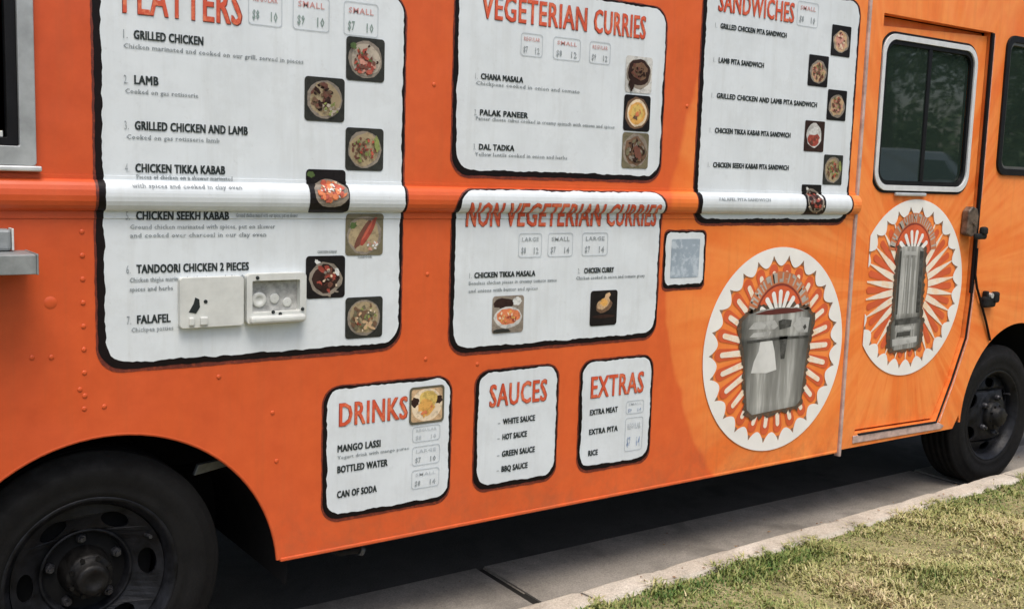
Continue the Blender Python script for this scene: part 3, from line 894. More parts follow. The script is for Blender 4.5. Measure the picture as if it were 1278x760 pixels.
def wheel(cx, cz, y0, depth, flip=False, dished=True, nuts=5, a_off=23, hole_off=3, nh=6):
    wr = empty('wheel', (cx, y0 + 0.1, cz)); wr.parent = TR; wr.location = Vector((cx, y0 + 0.1, cz)) - world_origin(TR)
    sgn = -1 if flip else 1
    tyre_mb(cx, cz, y0, y0 + 0.24, 0.398, 0.25).build('tyre', M_rubber, wr)
    if dished: tyre_mb(cx, cz, y0 + 0.29, y0 + 0.53, 0.398, 0.25).build('tyre', M_rubber, wr)
    yr = y0 + 0.012
    # rim flange, bead seat and barrel
    prof = [(yr + .016, .262), (yr + .002, .262), (yr - .002, .255), (yr + .002, .247), (yr + .014, .243), (yr + .022, .232), (yr + .05, .228), (yr + .10, .222), (yr + .21, .232), (yr + .235, .258)]
    MB().lathe(cx, cz, prof, 72).build('rim', M_rim, wr)
    # disc with oval hand holes, conical between two radii
    yo, yi = (yr + .038, yr + .085) if dished else (yr + .055, yr + .020)
    outer_c = circ(0, 0, .2265, 72)
    holes = []
    for k in range(nh):
        a = R(hole_off + 360 / nh * k)
        hx, hz = .181 * math.cos(a), .181 * math.sin(a)
        hp = []
        for j in range(16):
            t = 2 * PI * j / 16
            u_, v_ = .026 * math.cos(t), .044 * math.sin(t)
            hp.append((hx + u_ * math.cos(a) - v_ * math.sin(a), hz + u_ * math.sin(a) + v_ * math.cos(a)))
        holes.append(hp)
    mb = MB().plate(outer_c, holes + [circ(0, 0, .137, 48)], 0, 0.010)
    def ydisc(r_):
        t = min(1, max(0, (r_ - .137) / (.2265 - .137)))
        return yi + (yo - yi) * t
    mb.v = [(cx + v[0], v[1] + ydisc(math.hypot(v[0], v[2])), cz + v[2]) for v in mb.v]
    mb.build('wheel_disc', M_rim, wr)
    if dished:
        prof = [(yi - .006, .139), (yi - .012, .134), (yi - .004, .128), (yi + .022, .124), (yi + .028, .120), (yi + .028, .078)]
        MB().lathe(cx, cz, prof, 60).build('disc_well', M_rim, wr)
        yb = yi + .028
        hub = [(yb, .080), (yb - .03, .074), (yb - .065, .070), (yb - .076, .068), (yb - .080, .062), (yb - .083, .052), (yb - .112, .049), (yb - .120, .043), (yb - .121, .026), (yb - .116, .022), (yb - .116, .001)]
    else:
        prof = [(yi + .002, .139), (yi - .006, .130), (yi - .006, .080)]
        MB().lathe(cx, cz, prof, 60).build('disc_well', M_rim, wr)
        yb = yi - .006
        hub = [(yb, .082), (yb - .022, .080), (yb - .03, .070), (yb - .034, .055), (yb - .06, .052), (yb - .068, .044), (yb - .068, .001)]
    MB().lathe(cx, cz, hub, 40).build('hub', M_hub, wr)
    for k in range(nuts):
        a = R(a_off + 360 / nuts * k)
        x, z = cx + .105 * math.cos(a), cz + .105 * math.sin(a)
        MB().tube([(x, yb + .004, z), (x, yb - .016, z), (x, yb - .022, z)], [.017, .017, .013], 6).tube([(x, yb - .02, z), (x, yb - .034, z)], .0075, 8).build('wheel_nut', M_bolt, wr)
    for k in range(8):
        a = R(22 + 45 * k)
        x, z = cx + 0.060 * math.cos(a), cz + 0.060 * math.sin(a)
        yy = yb - (.078 if dished else .028)
        MB().tube([(x, yy, z), (x, yy - .012, z)], .0075, 6).build('hub_bolt', M_hub, wr)
    MB().lathe(cx, cz, [(yr + .11, .001), (yr + .11, .205), (yr + .125, .212), (yr + .30, .212)], 48).build('drum_light_block', M_liner, wr)  # unseen drum added behind the disc to stop light through the hand holes
    # valve
    a = R(30)
    MB().tube([(cx + .20 * math.cos(a), yr + .05, cz + .20 * math.sin(a)), (cx + .205 * math.cos(a), yr + .012, cz + .205 * math.sin(a))], .006, 8).build('valve_stem', M_bolt, wr)
    return wr
wheel(0.803, 0.392, 0.055, 0.1)
wheel(5.68, 0.385, 0.030, 0.1, dished=False, nuts=5, a_off=70, hole_off=30)
# far side wheels, simple
for cx in (0.815, 5.69):
    wr = empty('wheel', (cx, W - 0.2, 0.40)); wr.parent = TR; wr.location = Vector((cx, W - .2, .4)) - world_origin(TR)
    tyre_mb(cx, 0.405, W - 0.30, W - 0.06, 0.41, 0.25).build('tyre', M_rubber, wr)
    MB().lathe(cx, 0.405, [(W - .08, .25), (W - .12, .2), (W - .12, .001)], 40).build('wheel_disc', M_rim, wr)

# ================================================================== PRINTED GRAPHICS ON THE WALL
def vinyl(name, c, var=0.06, rough=0.42, distress=None, sc1=30):
    mt, nt, b = nmat(name)
    v = geopos(nt)
    f = noise(nt, v, 6, 4)
    cc = ramp(nt, f, [(0.3, tuple(x * (1 - var) for x in c)), (0.7, tuple(min(1, x * (1 + var)) for x in c))])
    if name == 'board_white':
        mp = nt.nodes.new('ShaderNodeMapping'); mp.inputs['Scale'].default_value = (18, 18, 1.5); lnk(nt, v, mp.inputs['Vector'])
        cc = mix(nt, ramp(nt, noise(nt, mp.outputs[0], 1.0, 6, 0.7), [(0.50, 0.0), (0.78, 0.30)]), cc, (0.40, 0.40, 0.36))
        cc = mix(nt, ramp(nt, noise(nt, v, 26, 6, 0.8), [(0.60, 0.0), (0.72, 0.35)]), cc, (0.42, 0.42, 0.40))
    if distress:
        q = noise(nt, v, sc1, 5, 0.75)
        cc = mix(nt, ramp(nt, q, [(0.5, 0.0), (0.60, distress[1])]), cc, distress[0])
    lnk(nt, cc, b.inputs['Base Color'])
    lnk(nt, ramp(nt, noise(nt, v, 3, 5), [(0.3, rough * .85), (0.7, rough * 1.2)]), b.inputs['Roughness'])
    if max(c) < 0.06: b.inputs['Specular IOR Level'].default_value = 0.2
    h = mth(nt, 'ADD', noise(nt, v, 1.3, 2), mth(nt, 'MULTIPLY', noise(nt, v, 38, 3), 0.035))
    bump(nt, b, h, 0.32, 0.03)
    return mt
P_white = vinyl('board_white', (0.66, 0.70, 0.71), 0.05, 0.42, ((0.58, 0.61, 0.61), 0.35), 7)
P_black = vinyl('burnt_edge', (0.006, 0.003, 0.003), 0.3, 0.5)
P_brown = vinyl('shadow_scorch_edge', (0.13, 0.020, 0.010), 0.3, 0.5, ((0.26, 0.045, 0.016), 0.8), 60)  # scorch brown that also carries the boards' drop shadow
P_head = vinyl('heading_red', (0.60, 0.085, 0.035), 0.15, 0.42, ((0.78, 0.25, 0.12), 0.6), 34)
P_headdk = vinyl('heading_shadow', (0.24, 0.035, 0.02), 0.2, 0.42)
P_text = vinyl('print_black', (0.030, 0.038, 0.038), 0.2, 0.45)
P_grey = vinyl('print_grey', (0.24, 0.27, 0.28), 0.2, 0.45, ((0.5, 0.53, 0.54), 0.6), 60)
P_pale = vinyl('print_pale', (0.46, 0.50, 0.52), 0.1, 0.45)
P_pink = vinyl('print_pink', (0.56, 0.28, 0.26), 0.15, 0.45)
P_green = vinyl('print_green', (0.22, 0.29, 0.26), 0.3, 0.45)
P_blue = vinyl('print_blue', (0.18, 0.26, 0.42), 0.3, 0.45, ((0.6, 0.68, 0.72), 0.9), 40)

FP = {}
FC = dict(black=(0.012, 0.010, 0.010), tray=(0.032, 0.033, 0.028), table=(0.17, 0.165, 0.15), plate=(0.55, 0.54, 0.50), rim=(0.25, 0.21, 0.165), rice=(0.36, 0.28, 0.16), ricew=(0.42, 0.36, 0.28),
          meat=(0.15, 0.055, 0.035), char=(0.035, 0.018, 0.014), red=(0.32, 0.055, 0.035), tomato=(0.46, 0.10, 0.06), pink=(0.56, 0.27, 0.20), tikka=(0.66, 0.20, 0.08), orange=(0.68, 0.36, 0.09),
          green=(0.08, 0.13, 0.035), lime=(0.24, 0.28, 0.08), bread=(0.54, 0.36, 0.20), brown=(0.16, 0.09, 0.05), white=(0.66, 0.66, 0.62), yellow=(0.66, 0.46, 0.13), pale=(0.72, 0.58, 0.40), olive=(0.15, 0.13, 0.075))
for kx, cx_ in FC.items():
    FP[kx] = vinyl('food_' + kx, cx_, 0.22, 0.4, (tuple(q_ * 0.45 for q_ in cx_), 0.55), 55)
FN = list(FC)
def blob(q, x, z, rx, rz, rot=0.0, n=9, j=0.22):
    pts = []
    for k in range(n):
        a_ = 2 * PI * k / n
        r_ = 1 + q.uniform(-j, j)
        u_, v_ = rx * r_ * math.cos(a_), rz * r_ * math.sin(a_)
        pts.append((x + u_ * math.cos(rot) - v_ * math.sin(rot), z + u_ * math.sin(rot) + v_ * math.cos(rot)))
    return pts
# dish recipes in a unit square: (colour, x, z, rx, rz, rotation, jitter) or scatter ('s', colours, n, x, z, spread x, spread z, size)
def plate_(c='rim', c2='rice', x=.5, z=.5, r=.44): return [(c, x, z, r, r, 0, .03), (c2, x, z, r * .88, r * .88, 0, .08)]
DISH = [
 ('tray', plate_('rim', 'ricew') + [('s', ('red', 'tomato', 'pink', 'meat'), 22, .48, .45, .22, .22, .075), ('s', ('green', 'char'), 5, .5, .5, .25, .25, .04), ('green', .16, .80, .10, .08, .3, .3)]),
 ('tray', plate_('rim', 'rice') + [('s', ('meat', 'char', 'brown'), 26, .42, .56, .20, .22, .07), ('s', ('ricew', 'lime'), 10, .62, .30, .16, .12, .05)]),
 ('tray', plate_('rim', 'rice') + [('s', ('brown', 'meat', 'lime'), 20, .45, .48, .24, .22, .06), ('s', ('red', 'tomato'), 7, .55, .52, .2, .2, .045), ('lime', .80, .64, .07, .18, .2, .2)]),
 ('black', [('green', .12, .88, .10, .07, 0, .2), ('rim', .55, .46, .44, .33, 0, .05), ('s', ('tikka', 'tomato', 'tikka', 'pale'), 24, .54, .50, .24, .17, .095), ('s', ('pale', 'white'), 7, .55, .5, .24, .17, .035)]),
 ('olive', [('rim', .5, .48, .46, .46, 0, .05), ('rice', .5, .46, .40, .40, 0, .1), ('meat', .45, .50, .085, .40, -.55, .08), ('red', .60, .56, .085, .40, -.55, .08), ('tomato', .58, .60, .03, .28, -.55, .1), ('green', .20, .72, .10, .07, .5, .3), ('s', ('white', 'pink'), 5, .70, .22, .12, .08, .05)]),
 ('black', [('white', .30, .84, .10, .05, -.7, .2), ('rim', .5, .46, .42, .40, 0, .06), ('char', .5, .46, .34, .33, 0, .1), ('s', ('meat', 'red', 'char'), 12, .50, .48, .20, .20, .10), ('s', ('pale', 'rim'), 6, .5, .4, .32, .28, .05), ('white', .78, .62, .06, .10, .3, .2)]),
 ('tray', plate_('rim', 'rice') + [('s', ('brown', 'bread', 'olive'), 22, .5, .5, .26, .26, .085), ('s', ('lime', 'pale', 'red'), 10, .5, .48, .24, .22, .035)]),
 ('plate', [('rim', .5, .52, .47, .42, 0, .05), ('char', .5, .56, .42, .37, .1, .08), ('brown', .52, .60, .30, .24, 0, .12), ('s', ('meat', 'char', 'brown'), 16, .52, .60, .22, .18, .06), ('char', .22, .20, .10, .18, 0, .3)]),
 ('black', [('brown', .5, .5, .45, .45, 0, .05), ('pale', .5, .5, .38, .38, 0, .05), ('orange', .5, .5, .31, .31, 0, .07), ('yellow', .5, .52, .22, .20, 0, .15), ('s', ('tikka', 'brown'), 6, .5, .46, .12, .10, .06)]),
 ('olive', [('rim', .5, .5, .50, .46, 0, .08), ('brown', .5, .48, .42, .40, 0, .12), ('s', ('brown', 'olive', 'char', 'rim'), 26, .5, .48, .26, .26, .075), ('meat', .55, .45, .12, .20, .4, .2)]),
 ('rim', [('char', .35, .80, .36, .14, 0, .15), ('white', .78, .84, .14, .11, 0, .15), ('plate', .5, .42, .45, .30, 0, .04), ('tikka', .5, .44, .37, .22, 0, .08), ('s', ('orange', 'red', 'pale'), 10, .5, .45, .24, .13, .055), ('tray', .3, .06, .3, .06, 0, .2)]),
 ('black', [('brown', .5, .56, .30, .20, .2, .1), ('bread', .48, .62, .24, .15, .5, .15), ('orange', .50, .66, .14, .10, 0, .2), ('bread', .62, .84, .12, .07, .6, .2), ('char', .5, .26, .40, .05, 0, .1)]),
 ('black', [('rim', .5, .48, .42, .36, 0, .06), ('bread', .5, .48, .34, .34, .3, .12), ('pink', .45, .48, .22, .28, .4, .15), ('s', ('red', 'pale', 'meat'), 8, .48, .48, .15, .22, .06)]),
 ('black', [('rim', .5, .46, .42, .38, 0, .06), ('bread', .5, .46, .34, .32, .1, .15), ('s', ('meat', 'brown', 'pink'), 14, .5, .48, .20, .22, .075), ('s', ('lime', 'tomato'), 5, .5, .5, .2, .2, .04)]),
 ('char', [('plate', .48, .52, .38, .40, 0, .06), ('red', .46, .40, .30, .22, .2, .12), ('white', .46, .66, .26, .12, .2, .15), ('s', ('meat', 'tomato'), 8, .45, .38, .18, .12, .06)]),
 ('bread', [('pale', .5, .5, .47, .47, 0, .02), ('char', .14, .60, .12, .14, .2, .2), ('char', .86, .62, .11, .12, 0, .2), ('yellow', .55, .66, .26, .26, 0, .12), ('orange', .48, .42, .26, .24, .3, .15), ('s', ('orange', 'tikka', 'pale'), 5, .5, .36, .2, .12, .08)]),
]
def torn_board(name, x0, x1, z0, z1, r, seed, bl=0.020, br=0.011, bt=0.010, bb=0.020, label=None, base=0.0, edge=True):
    root = sheet(name, [(rrect(x0, x1, z0, z1, r, 7, 0.0024, seed), [])], 0.0034, P_white, TR, base, label)
    if edge:
        sheet('burnt_border', [(rrect(x0 - bl * .88, x1 + br * .8, z0 - bb * .92, z1 + bt * .75, r * 1.12, 7, 0.0014, seed + 50), [])], 0.0022, P_black, root, base)
        sheet('shadow_scorch_border', [(rrect(x0 - bl - .003, x1 + br + .003, z0 - bb - .009, z1 + bt + .002, r * 1.2, 7, 0.0012, seed + 90), [])], 0.0012, P_brown, root, base)  # brown rim, widest below, stands in for the soft drop shadow printed there
    return root

def heading(s, x0, x1, z0, z1, par, base=0.0):
    sheet('heading_edge', bold_text(s, x0 - .002, x1 + .004, z0 - .002, z1 + .001, 0.0040, 0.003, 2), 0.0046, P_headdk, par, base)['kind'] = 'stuff'
    sheet('heading', bold_text(s, x0, x1, z0, z1, 0.0032, 0.0022, 2), 0.0062, P_head, par, base)

def item(s, x0, x1, zb, h, par, num=None, nx=None, bold=0.028):
    ps = bold_text(s, x0, x1, zb, zb + h, 0.0024, 0.0016, 2)
    sheet('item_name', ps, 0.0052, P_text, par)
    if num:
        ps = [text_poly(num, nx, nx + h * (0.45 if len(num) < 3 else .6), zb, zb + h * .95, 0.0, 2)]
        sheet('item_number', ps, 0.0052, P_grey, par)

def small(lines, par, h=0.014):
    """fine print: (text, x0, x1, baseline z)"""
    sheet('fine_print', [q_ for s, x0, x1, zb in lines for q_ in bold_text(s, x0, x1, zb, zb + h, 0.0014, 0.0, 2, 1)], 0.0050, P_grey, par)['kind'] = 'stuff'

def photo(x0, z0, x1, z1, di, par, r=0.012):
    """one printed food picture: table, plate and pieces of food as layered flat print"""
    bgc, rec = DISH[di]
    q = random.Random(int(x0 * 977 + z0 * 577))
    w_, h_ = x1 - x0, z1 - z0
    used = [bgc]
    def mi(c):
        if c not in used: used.append(c)
        return used.index(c)
    o_ = rrect(x0, x1, z0, z1, r, 4)
    L = [('raw', o_, [tuple(range(len(o_)))], 0.0, 0)]
    def add(c, bx, bz, rx, rz, rot, j, n=14):
        p = blob(q, x0 + bx * w_, z0 + bz * h_, rx * w_, rz * h_, rot, n, j)
        m_ = 0.0035
        p = [(min(max(u_, x0 + m_), x1 - m_), min(max(v_, z0 + m_), z1 - m_)) for u_, v_ in p]
        L.append(('raw', p, [tuple(range(len(p)))], 0.00012 * len(L), mi(c)))
    for it in rec:
        if it[0] == 's':
            _, cs, n, bx, bz, sx, sz, size = it
            n = int(n * 1.9); sx *= 1.30; sz *= 1.30; size *= 0.92
            for k in range(n):
                t_ = q.uniform(0, 2 * PI); rr = math.sqrt(q.random())
                add(q.choice(cs), bx + sx * rr * math.cos(t_), bz + sz * rr * math.sin(t_), size * q.uniform(.6, 1.3), size * q.uniform(.4, .9), q.uniform(0, PI), .3, 7)
        else:
            add(it[0], it[1], it[2], it[3], it[4], it[5], it[6], 18)
    return sheet('dish_photo', L, 0.0054, [FP[c] for c in used], par)

def size_box(x0, x1, z0, z1, par, seed, dark=P_grey, accent=P_pink):
    """little outlined price box with a line of fine print and a few figures"""
    q = random.Random(seed)
    bx = sheet('price_box', [(rrect(x0, x1, z0, z1, 0.012, 4), [rrect(x0 + .0025, x1 - .0025, z0 + .0025, z1 - .0025, 0.010, 4)])], 0.0050, P_pale, par)
    ww = x1 - x0; hh = z1 - z0
    sheet('price_line', [text_poly(q.choice(['SMALL', 'REGULAR', 'LARGE']), x0 + ww * .14, x1 - ww * .14, z1 - hh * .34, z1 - hh * .16, 0.01, 1)], 0.0052, accent, bx)
    sheet('price_figures', [text_poly('$' + str(q.choice([7, 8, 9])), x0 + ww * .12, x0 + ww * .32, z0 + hh * .16, z0 + hh * .44, 0.02, 1),
                            text_poly(str(q.choice([10, 12, 14])), x0 + ww * .66, x0 + ww * .86, z0 + hh * .14, z0 + hh * .42, 0.02, 1)], 0.0052, dark, bx)['kind'] = 'stuff'

F = list(range(16))
# ---- PLATTERS
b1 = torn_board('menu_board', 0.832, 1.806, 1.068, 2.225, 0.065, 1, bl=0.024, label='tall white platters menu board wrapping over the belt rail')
heading('PLATTERS', 0.893, 1.243, 2.077, 2.185, b1)
for i, (n, s, x1, zb) in enumerate([('1.', 'GRILLED CHICKEN', 1.126, 2.006), ('2.', 'LAMB', 0.992, 1.879), ('3.', 'GRILLED CHICKEN AND LAMB', 1.264, 1.749), ('4.', 'CHICKEN TIKKA KABAB', 1.192, 1.627),
                                     ('5.', 'CHICKEN SEEKH KABAB', 1.203, 1.489), ('6.', 'TANDOORI CHICKEN 2 PIECES', 1.268, 1.332), ('7.', 'FALAFEL', 1.022, 1.182)]):
    item(s, 0.922, x1, zb, 0.027, b1, n, 0.893)
small([('Chicken marinated and cooked on our grill, served in pieces', 0.893, 1.447, 1.979), ('Cooked on gas rotisserie', 0.896, 1.11, 1.852), ('Cooked on gas rotisserie lamb', 0.898, 1.175, 1.722),
       ('Pieces of chicken on a skewer marinated', 0.925, 1.215, 1.608), ('with spices and cooked in clay oven', 0.905, 1.235, 1.583),
       ('Ground chicken mixed with our spices, put on skewer', 1.225, 1.43, 1.497), ('Ground chicken marinated with spices, put on skewer', 0.905, 1.355, 1.462), ('and cooked over charcoal in our clay oven', 0.905, 1.325, 1.437),
       ('Chicken thighs marinated with spices, cooked in clay oven', 0.902, 1.30, 1.306), ('spices and herbs', 0.902, 1.03, 1.279), ('Chickpea patties', 0.905, 1.03, 1.158)], b1)
for (x0, z0, f) in ((1.595, 1.941, 0), (1.451, 1.804, 1), (1.596, 1.651, 2), (1.458, 1.512, 3), (1.600, 1.371, 4), (1.460, 1.233, 5), (1.603, 1.092, 6)):
    photo(x0, z0, x0 + 0.140, z0 + 0.139, F[f], b1)
small([('CHICKEN KABAB', 1.50, 1.57, 1.381), ('TANDOORI', 1.645, 1.70, 1.362)], b1, 0.009)
for k, (x0, x1) in enumerate(((1.265, 1.375), (1.41, 1.535), (1.585, 1.71))):
    size_box(x0, x1, 2.083, 2.19, b1, k, P_green)

# ---- VEGETERIAN CURRIES
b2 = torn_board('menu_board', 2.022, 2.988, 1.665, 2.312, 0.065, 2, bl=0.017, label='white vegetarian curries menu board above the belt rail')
heading('VEGETERIAN', 2.115, 2.585, 2.192, 2.282, b2)
heading('CURRIES', 2.622, 2.880, 2.192, 2.282, b2)
for n, s, x1, zb in (('1.', 'CHANA MASALA', 2.302, 1.982), ('2.', 'PALAK PANEER', 2.328, 1.857), ('3.', 'DAL TADKA', 2.272, 1.737)):
    item(s, 2.118, x1, zb, 0.022, b2, n, 2.095)
small([('Chickpeas cooked in onion and tomato', 2.098, 2.566, 1.962), ('Paneer cheese cubes cooked in creamy spinach with onions and spices', 2.102, 2.744, 1.840), ('Yellow lentils cooked in onion and herbs', 2.102, 2.517, 1.715)], b2)
for (x0, z0, f) in ((2.788, 1.984, 7), (2.787, 1.836, 8), (2.787, 1.691, 9)):
    photo(x0, z0, x0 + 0.138, z0 + 0.139, F[f], b2)
for k, (x0, x1) in enumerate(((2.287, 2.385), (2.433, 2.562), (2.605, 2.708))):
    size_box(x0, x1, 2.078, 2.160, b2, k + 7, P_grey)

# ---- NON VEGETERIAN CURRIES
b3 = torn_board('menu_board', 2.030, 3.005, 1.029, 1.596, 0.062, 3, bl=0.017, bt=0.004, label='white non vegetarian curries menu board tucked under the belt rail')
heading('NON', 2.072, 2.215, 1.466, 1.556, b3)
heading('VEGETERIAN', 2.243, 2.690, 1.466, 1.556, b3)
heading('CURRIES', 2.722, 2.982, 1.466, 1.556, b3)
item('CHICKEN TIKKA MASALA', 2.113, 2.386, 1.280, 0.022, b3, '1.', 2.092)
item('CHICKEN CURRY', 2.620, 2.772, 1.283, 0.022, b3, '2.', 2.590)
small([('Boneless chicken pieces in creamy tomato sauce', 2.090, 2.489, 1.256), ('and onions with butter and spices', 2.090, 2.40, 1.228), ('Chicken cooked in onion and tomato gravy', 2.582, 2.938, 1.259)], b3)
photo(2.196, 1.073, 2.337, 1.211, F[10], b3)
photo(2.658, 1.074, 2.796, 1.213, F[11], b3)
for k, (x0, x1) in enumerate(((2.305, 2.412), (2.440, 2.560), (2.605, 2.735))):
    size_box(x0, x1, 1.350, 1.440, b3, k + 17, P_grey, P_grey)

# ---- SANDWICHES
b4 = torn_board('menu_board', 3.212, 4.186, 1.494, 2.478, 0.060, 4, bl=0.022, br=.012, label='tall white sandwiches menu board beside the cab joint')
heading('SANDWICHES', 3.275, 3.738, 2.343, 2.430, b4)
for s, x1, zb in (('GRILLED CHICKEN PITA SANDWICH', 3.700, 2.274), ('LAMB PITA SANDWICH', 3.567, 2.136), ('GRILLED CHICKEN AND LAMB PITA SANDWICH', 3.930, 1.992), ('CHICKEN TIKKA KABAB PITA SANDWICH', 3.765, 1.850), ('CHICKEN SEEKH KABAB PITA SANDWICH', 3.766, 1.708)):
    item(s, 3.292, x1, zb, 0.023, b4, '1.', 3.262)
small([('FALAFEL PITA SANDWICH', 3.308, 3.625, 1.570)], b4)
for (x0, z0, f) in ((4.000, 2.228, 12), (3.856, 2.084, 13), (4.000, 1.942, 13), (3.858, 1.796, 14), (4.003, 1.650, 2), (3.862, 1.512, 5)):
    photo(x0, z0, x0 + 0.135, z0 + 0.136, F[f], b4, 0.006)
size_box(3.76, 3.90, 2.335, 2.44, b4, 31, P_grey)

# ---- DRINKS, SAUCES, EXTRAS, blank sticker
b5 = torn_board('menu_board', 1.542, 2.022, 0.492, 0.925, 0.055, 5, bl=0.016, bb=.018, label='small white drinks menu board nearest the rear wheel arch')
heading('DRINKS', 1.586, 1.846, 0.797, 0.880, b5)
for s, x1, zb in (('MANGO LASSI', 1.744, 0.708), ('BOTTLED WATER', 1.773, 0.636), ('CAN OF SODA', 1.732, 0.549)):
    item(s, 1.580, x1, zb, 0.026, b5)
small([('Yogurt drink with mango puree', 1.580, 1.858, 0.684)], b5, 0.012)
photo(1.859, 0.774, 1.994, 0.900, F[15], b5)
M_frame = vinyl('photo_frame', (0.10, 0.09, 0.06), 0.2, 0.45)
sheet('photo_frame', [(rrect(1.855, 1.998, 0.770, 0.904, 0.014, 4), [rrect(1.863, 1.990, 0.778, 0.896, 0.010, 4)])], 0.0062, M_frame, b5)
size_box(1.870, 1.985, 0.705, 0.762, b5, 41, P_pale, P_pale)
size_box(1.870, 1.985, 0.620, 0.690, b5, 42, P_grey, P_pale)
size_box(1.870, 1.985, 0.535, 0.605, b5, 43, P_grey, P_pale)
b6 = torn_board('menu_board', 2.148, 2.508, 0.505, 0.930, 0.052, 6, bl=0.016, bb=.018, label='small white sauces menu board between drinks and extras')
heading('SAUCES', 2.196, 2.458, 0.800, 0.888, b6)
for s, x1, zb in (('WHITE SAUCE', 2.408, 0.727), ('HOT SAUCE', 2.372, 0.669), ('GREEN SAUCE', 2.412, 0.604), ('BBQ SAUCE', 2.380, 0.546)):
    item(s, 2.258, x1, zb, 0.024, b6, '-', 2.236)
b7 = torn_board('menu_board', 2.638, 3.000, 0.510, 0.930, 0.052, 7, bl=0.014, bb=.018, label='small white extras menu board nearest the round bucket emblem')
heading('EXTRAS', 2.680, 2.956, 0.786, 0.877, b7)
for s, x1, zb in (('EXTRA MEAT', 2.824, 0.717), ('EXTRA PITA', 2.828, 0.638), ('RICE', 2.728, 0.552)):
    item(s, 2.678, x1, zb, 0.024, b7)
for k, (z0, z1) in enumerate(((0.70, 0.755), (0.545, 0.685))):
    size_box(2.868, 2.965, z0, z1, b7, 51 + k, P_blue, P_pale)
b8 = torn_board('blank_sticker', 3.048, 3.268, 1.222, 1.436, 0.022, 8, bl=0.010, br=.010, bt=.010, bb=.016, label='small white sticker between curries board and round emblem')
sheet('sticker_panel', [(rrect(3.078, 3.240, 1.250, 1.410, 0.004, 2), [])], 0.0046, vinyl('sticker_grey_blue', (0.30, 0.36, 0.41), 0.15, 0.45, ((0.5, 0.56, 0.60), 0.8), 24), b8)

# ------------------------------------------------------------------ utility inlets on the big board
I_ = empty('inlet_plate', (1.14, 0, 1.24)); I_.parent = TR; I_.location = Vector((1.14, 0, 1.24)) - world_origin(TR)
o = MB().plate(rrect(1.044, 1.243, 1.163, 1.316, 0.010, 4), [], -0.026, 0.0).build('inlet_lid', M_white, I_); weighted(o, 0.006, 3)
mb = MB()
M_slot = simple('dark_slot', (0.02, 0.025, 0.025), 0.6)
MB().plate([(1.070, 1.212), (1.092, 1.207), (1.104, 1.226), (1.102, 1.250), (1.090, 1.256), (1.084, 1.236)], [], -0.0275, -0.0262).build('key_slot', M_slot, I_)
MB().plate(circ(1.122, 1.242, 0.006, 12), [], -0.0275, -0.0262).build('screw_hole', M_slot, I_)
MB().bbox(1.070, 1.086, -0.034, -0.024, 1.170, 1.196, 0.004).bbox(1.104, 1.128, -0.034, -0.024, 1.170, 1.196, 0.004).build('lid_hinge', M_white, I_)
J_ = empty('inlet_box', (1.35, 0, 1.24)); J_.parent = TR; J_.location = Vector((1.35, 0, 1.24)) - world_origin(TR)
o = MB().plate(rrect(1.252, 1.452, 1.163, 1.322, 0.014, 4), [rrect(1.270, 1.430, 1.200, 1.300, 0.006, 3)], -0.030, 0.0).build('inlet_frame', M_white, J_); weighted(o, 0.005, 3)
MB().plate(rrect(1.269, 1.431, 1.199, 1.301, 0.006, 3), [], -0.0052, -0.0045).build('inlet_back', simple('grey_recess', (0.36, 0.36, 0.34), 0.5, 0, 0.4, 40), J_)
MB().lathe(1.300, 1.238, [(-.0055, .024), (-.010, .024), (-.012, .021), (-.012, .012), (-.009, .010), (-.009, .001)], 24).build('water_inlet', M_white, J_)
MB().lathe(1.352, 1.240, [(-.0055, .016), (-.009, .016), (-.010, .013), (-.010, .001)], 20).build('water_inlet', M_white, J_)
MB().lathe(1.395, 1.226, [(-.0055, .015), (-.009, .015), (-.010, .012), (-.010, .001)], 20).build('water_inlet', M_white, J_)
for x, z in ((1.338, 1.200), (1.362, 1.193), (1.438, 1.205), (1.286, 1.310)):
    MB().lathe(x, z, [(-.0305, .006), (-.034, .005), (-.035, .001)], 12).build('screw', M_slot, J_)
MB().bbox(1.26, 1.445, -0.046, -0.028, 1.166, 1.190, 0.008).build('drip_lip', M_white, J_)

# ------------------------------------------------------------------ round emblems
P_ring = vinyl('emblem_white', (0.80, 0.78, 0.72), 0.06, 0.42)
P_ray = vinyl('emblem_ray', (0.82, 0.72, 0.58), 0.06, 0.42, ((0.85, 0.50, 0.22), 0.5), 16)
P_petal = vinyl('emblem_red', (0.62, 0.105, 0.034), 0.12, 0.42)
P_tip = vinyl('emblem_tip', (0.26, 0.15, 0.09), 0.2, 0.42)
P_arc = vinyl('emblem_arc', (0.52, 0.17, 0.07), 0.2, 0.42)
P_arcmark = vinyl('emblem_arc_marks', (0.42, 0.38, 0.32), 0.25, 0.42)
P_halo = vinyl('emblem_halo', (0.075, 0.055, 0.040), 0.4, 0.42, ((0.20, 0.08, 0.035), 0.6), 40)

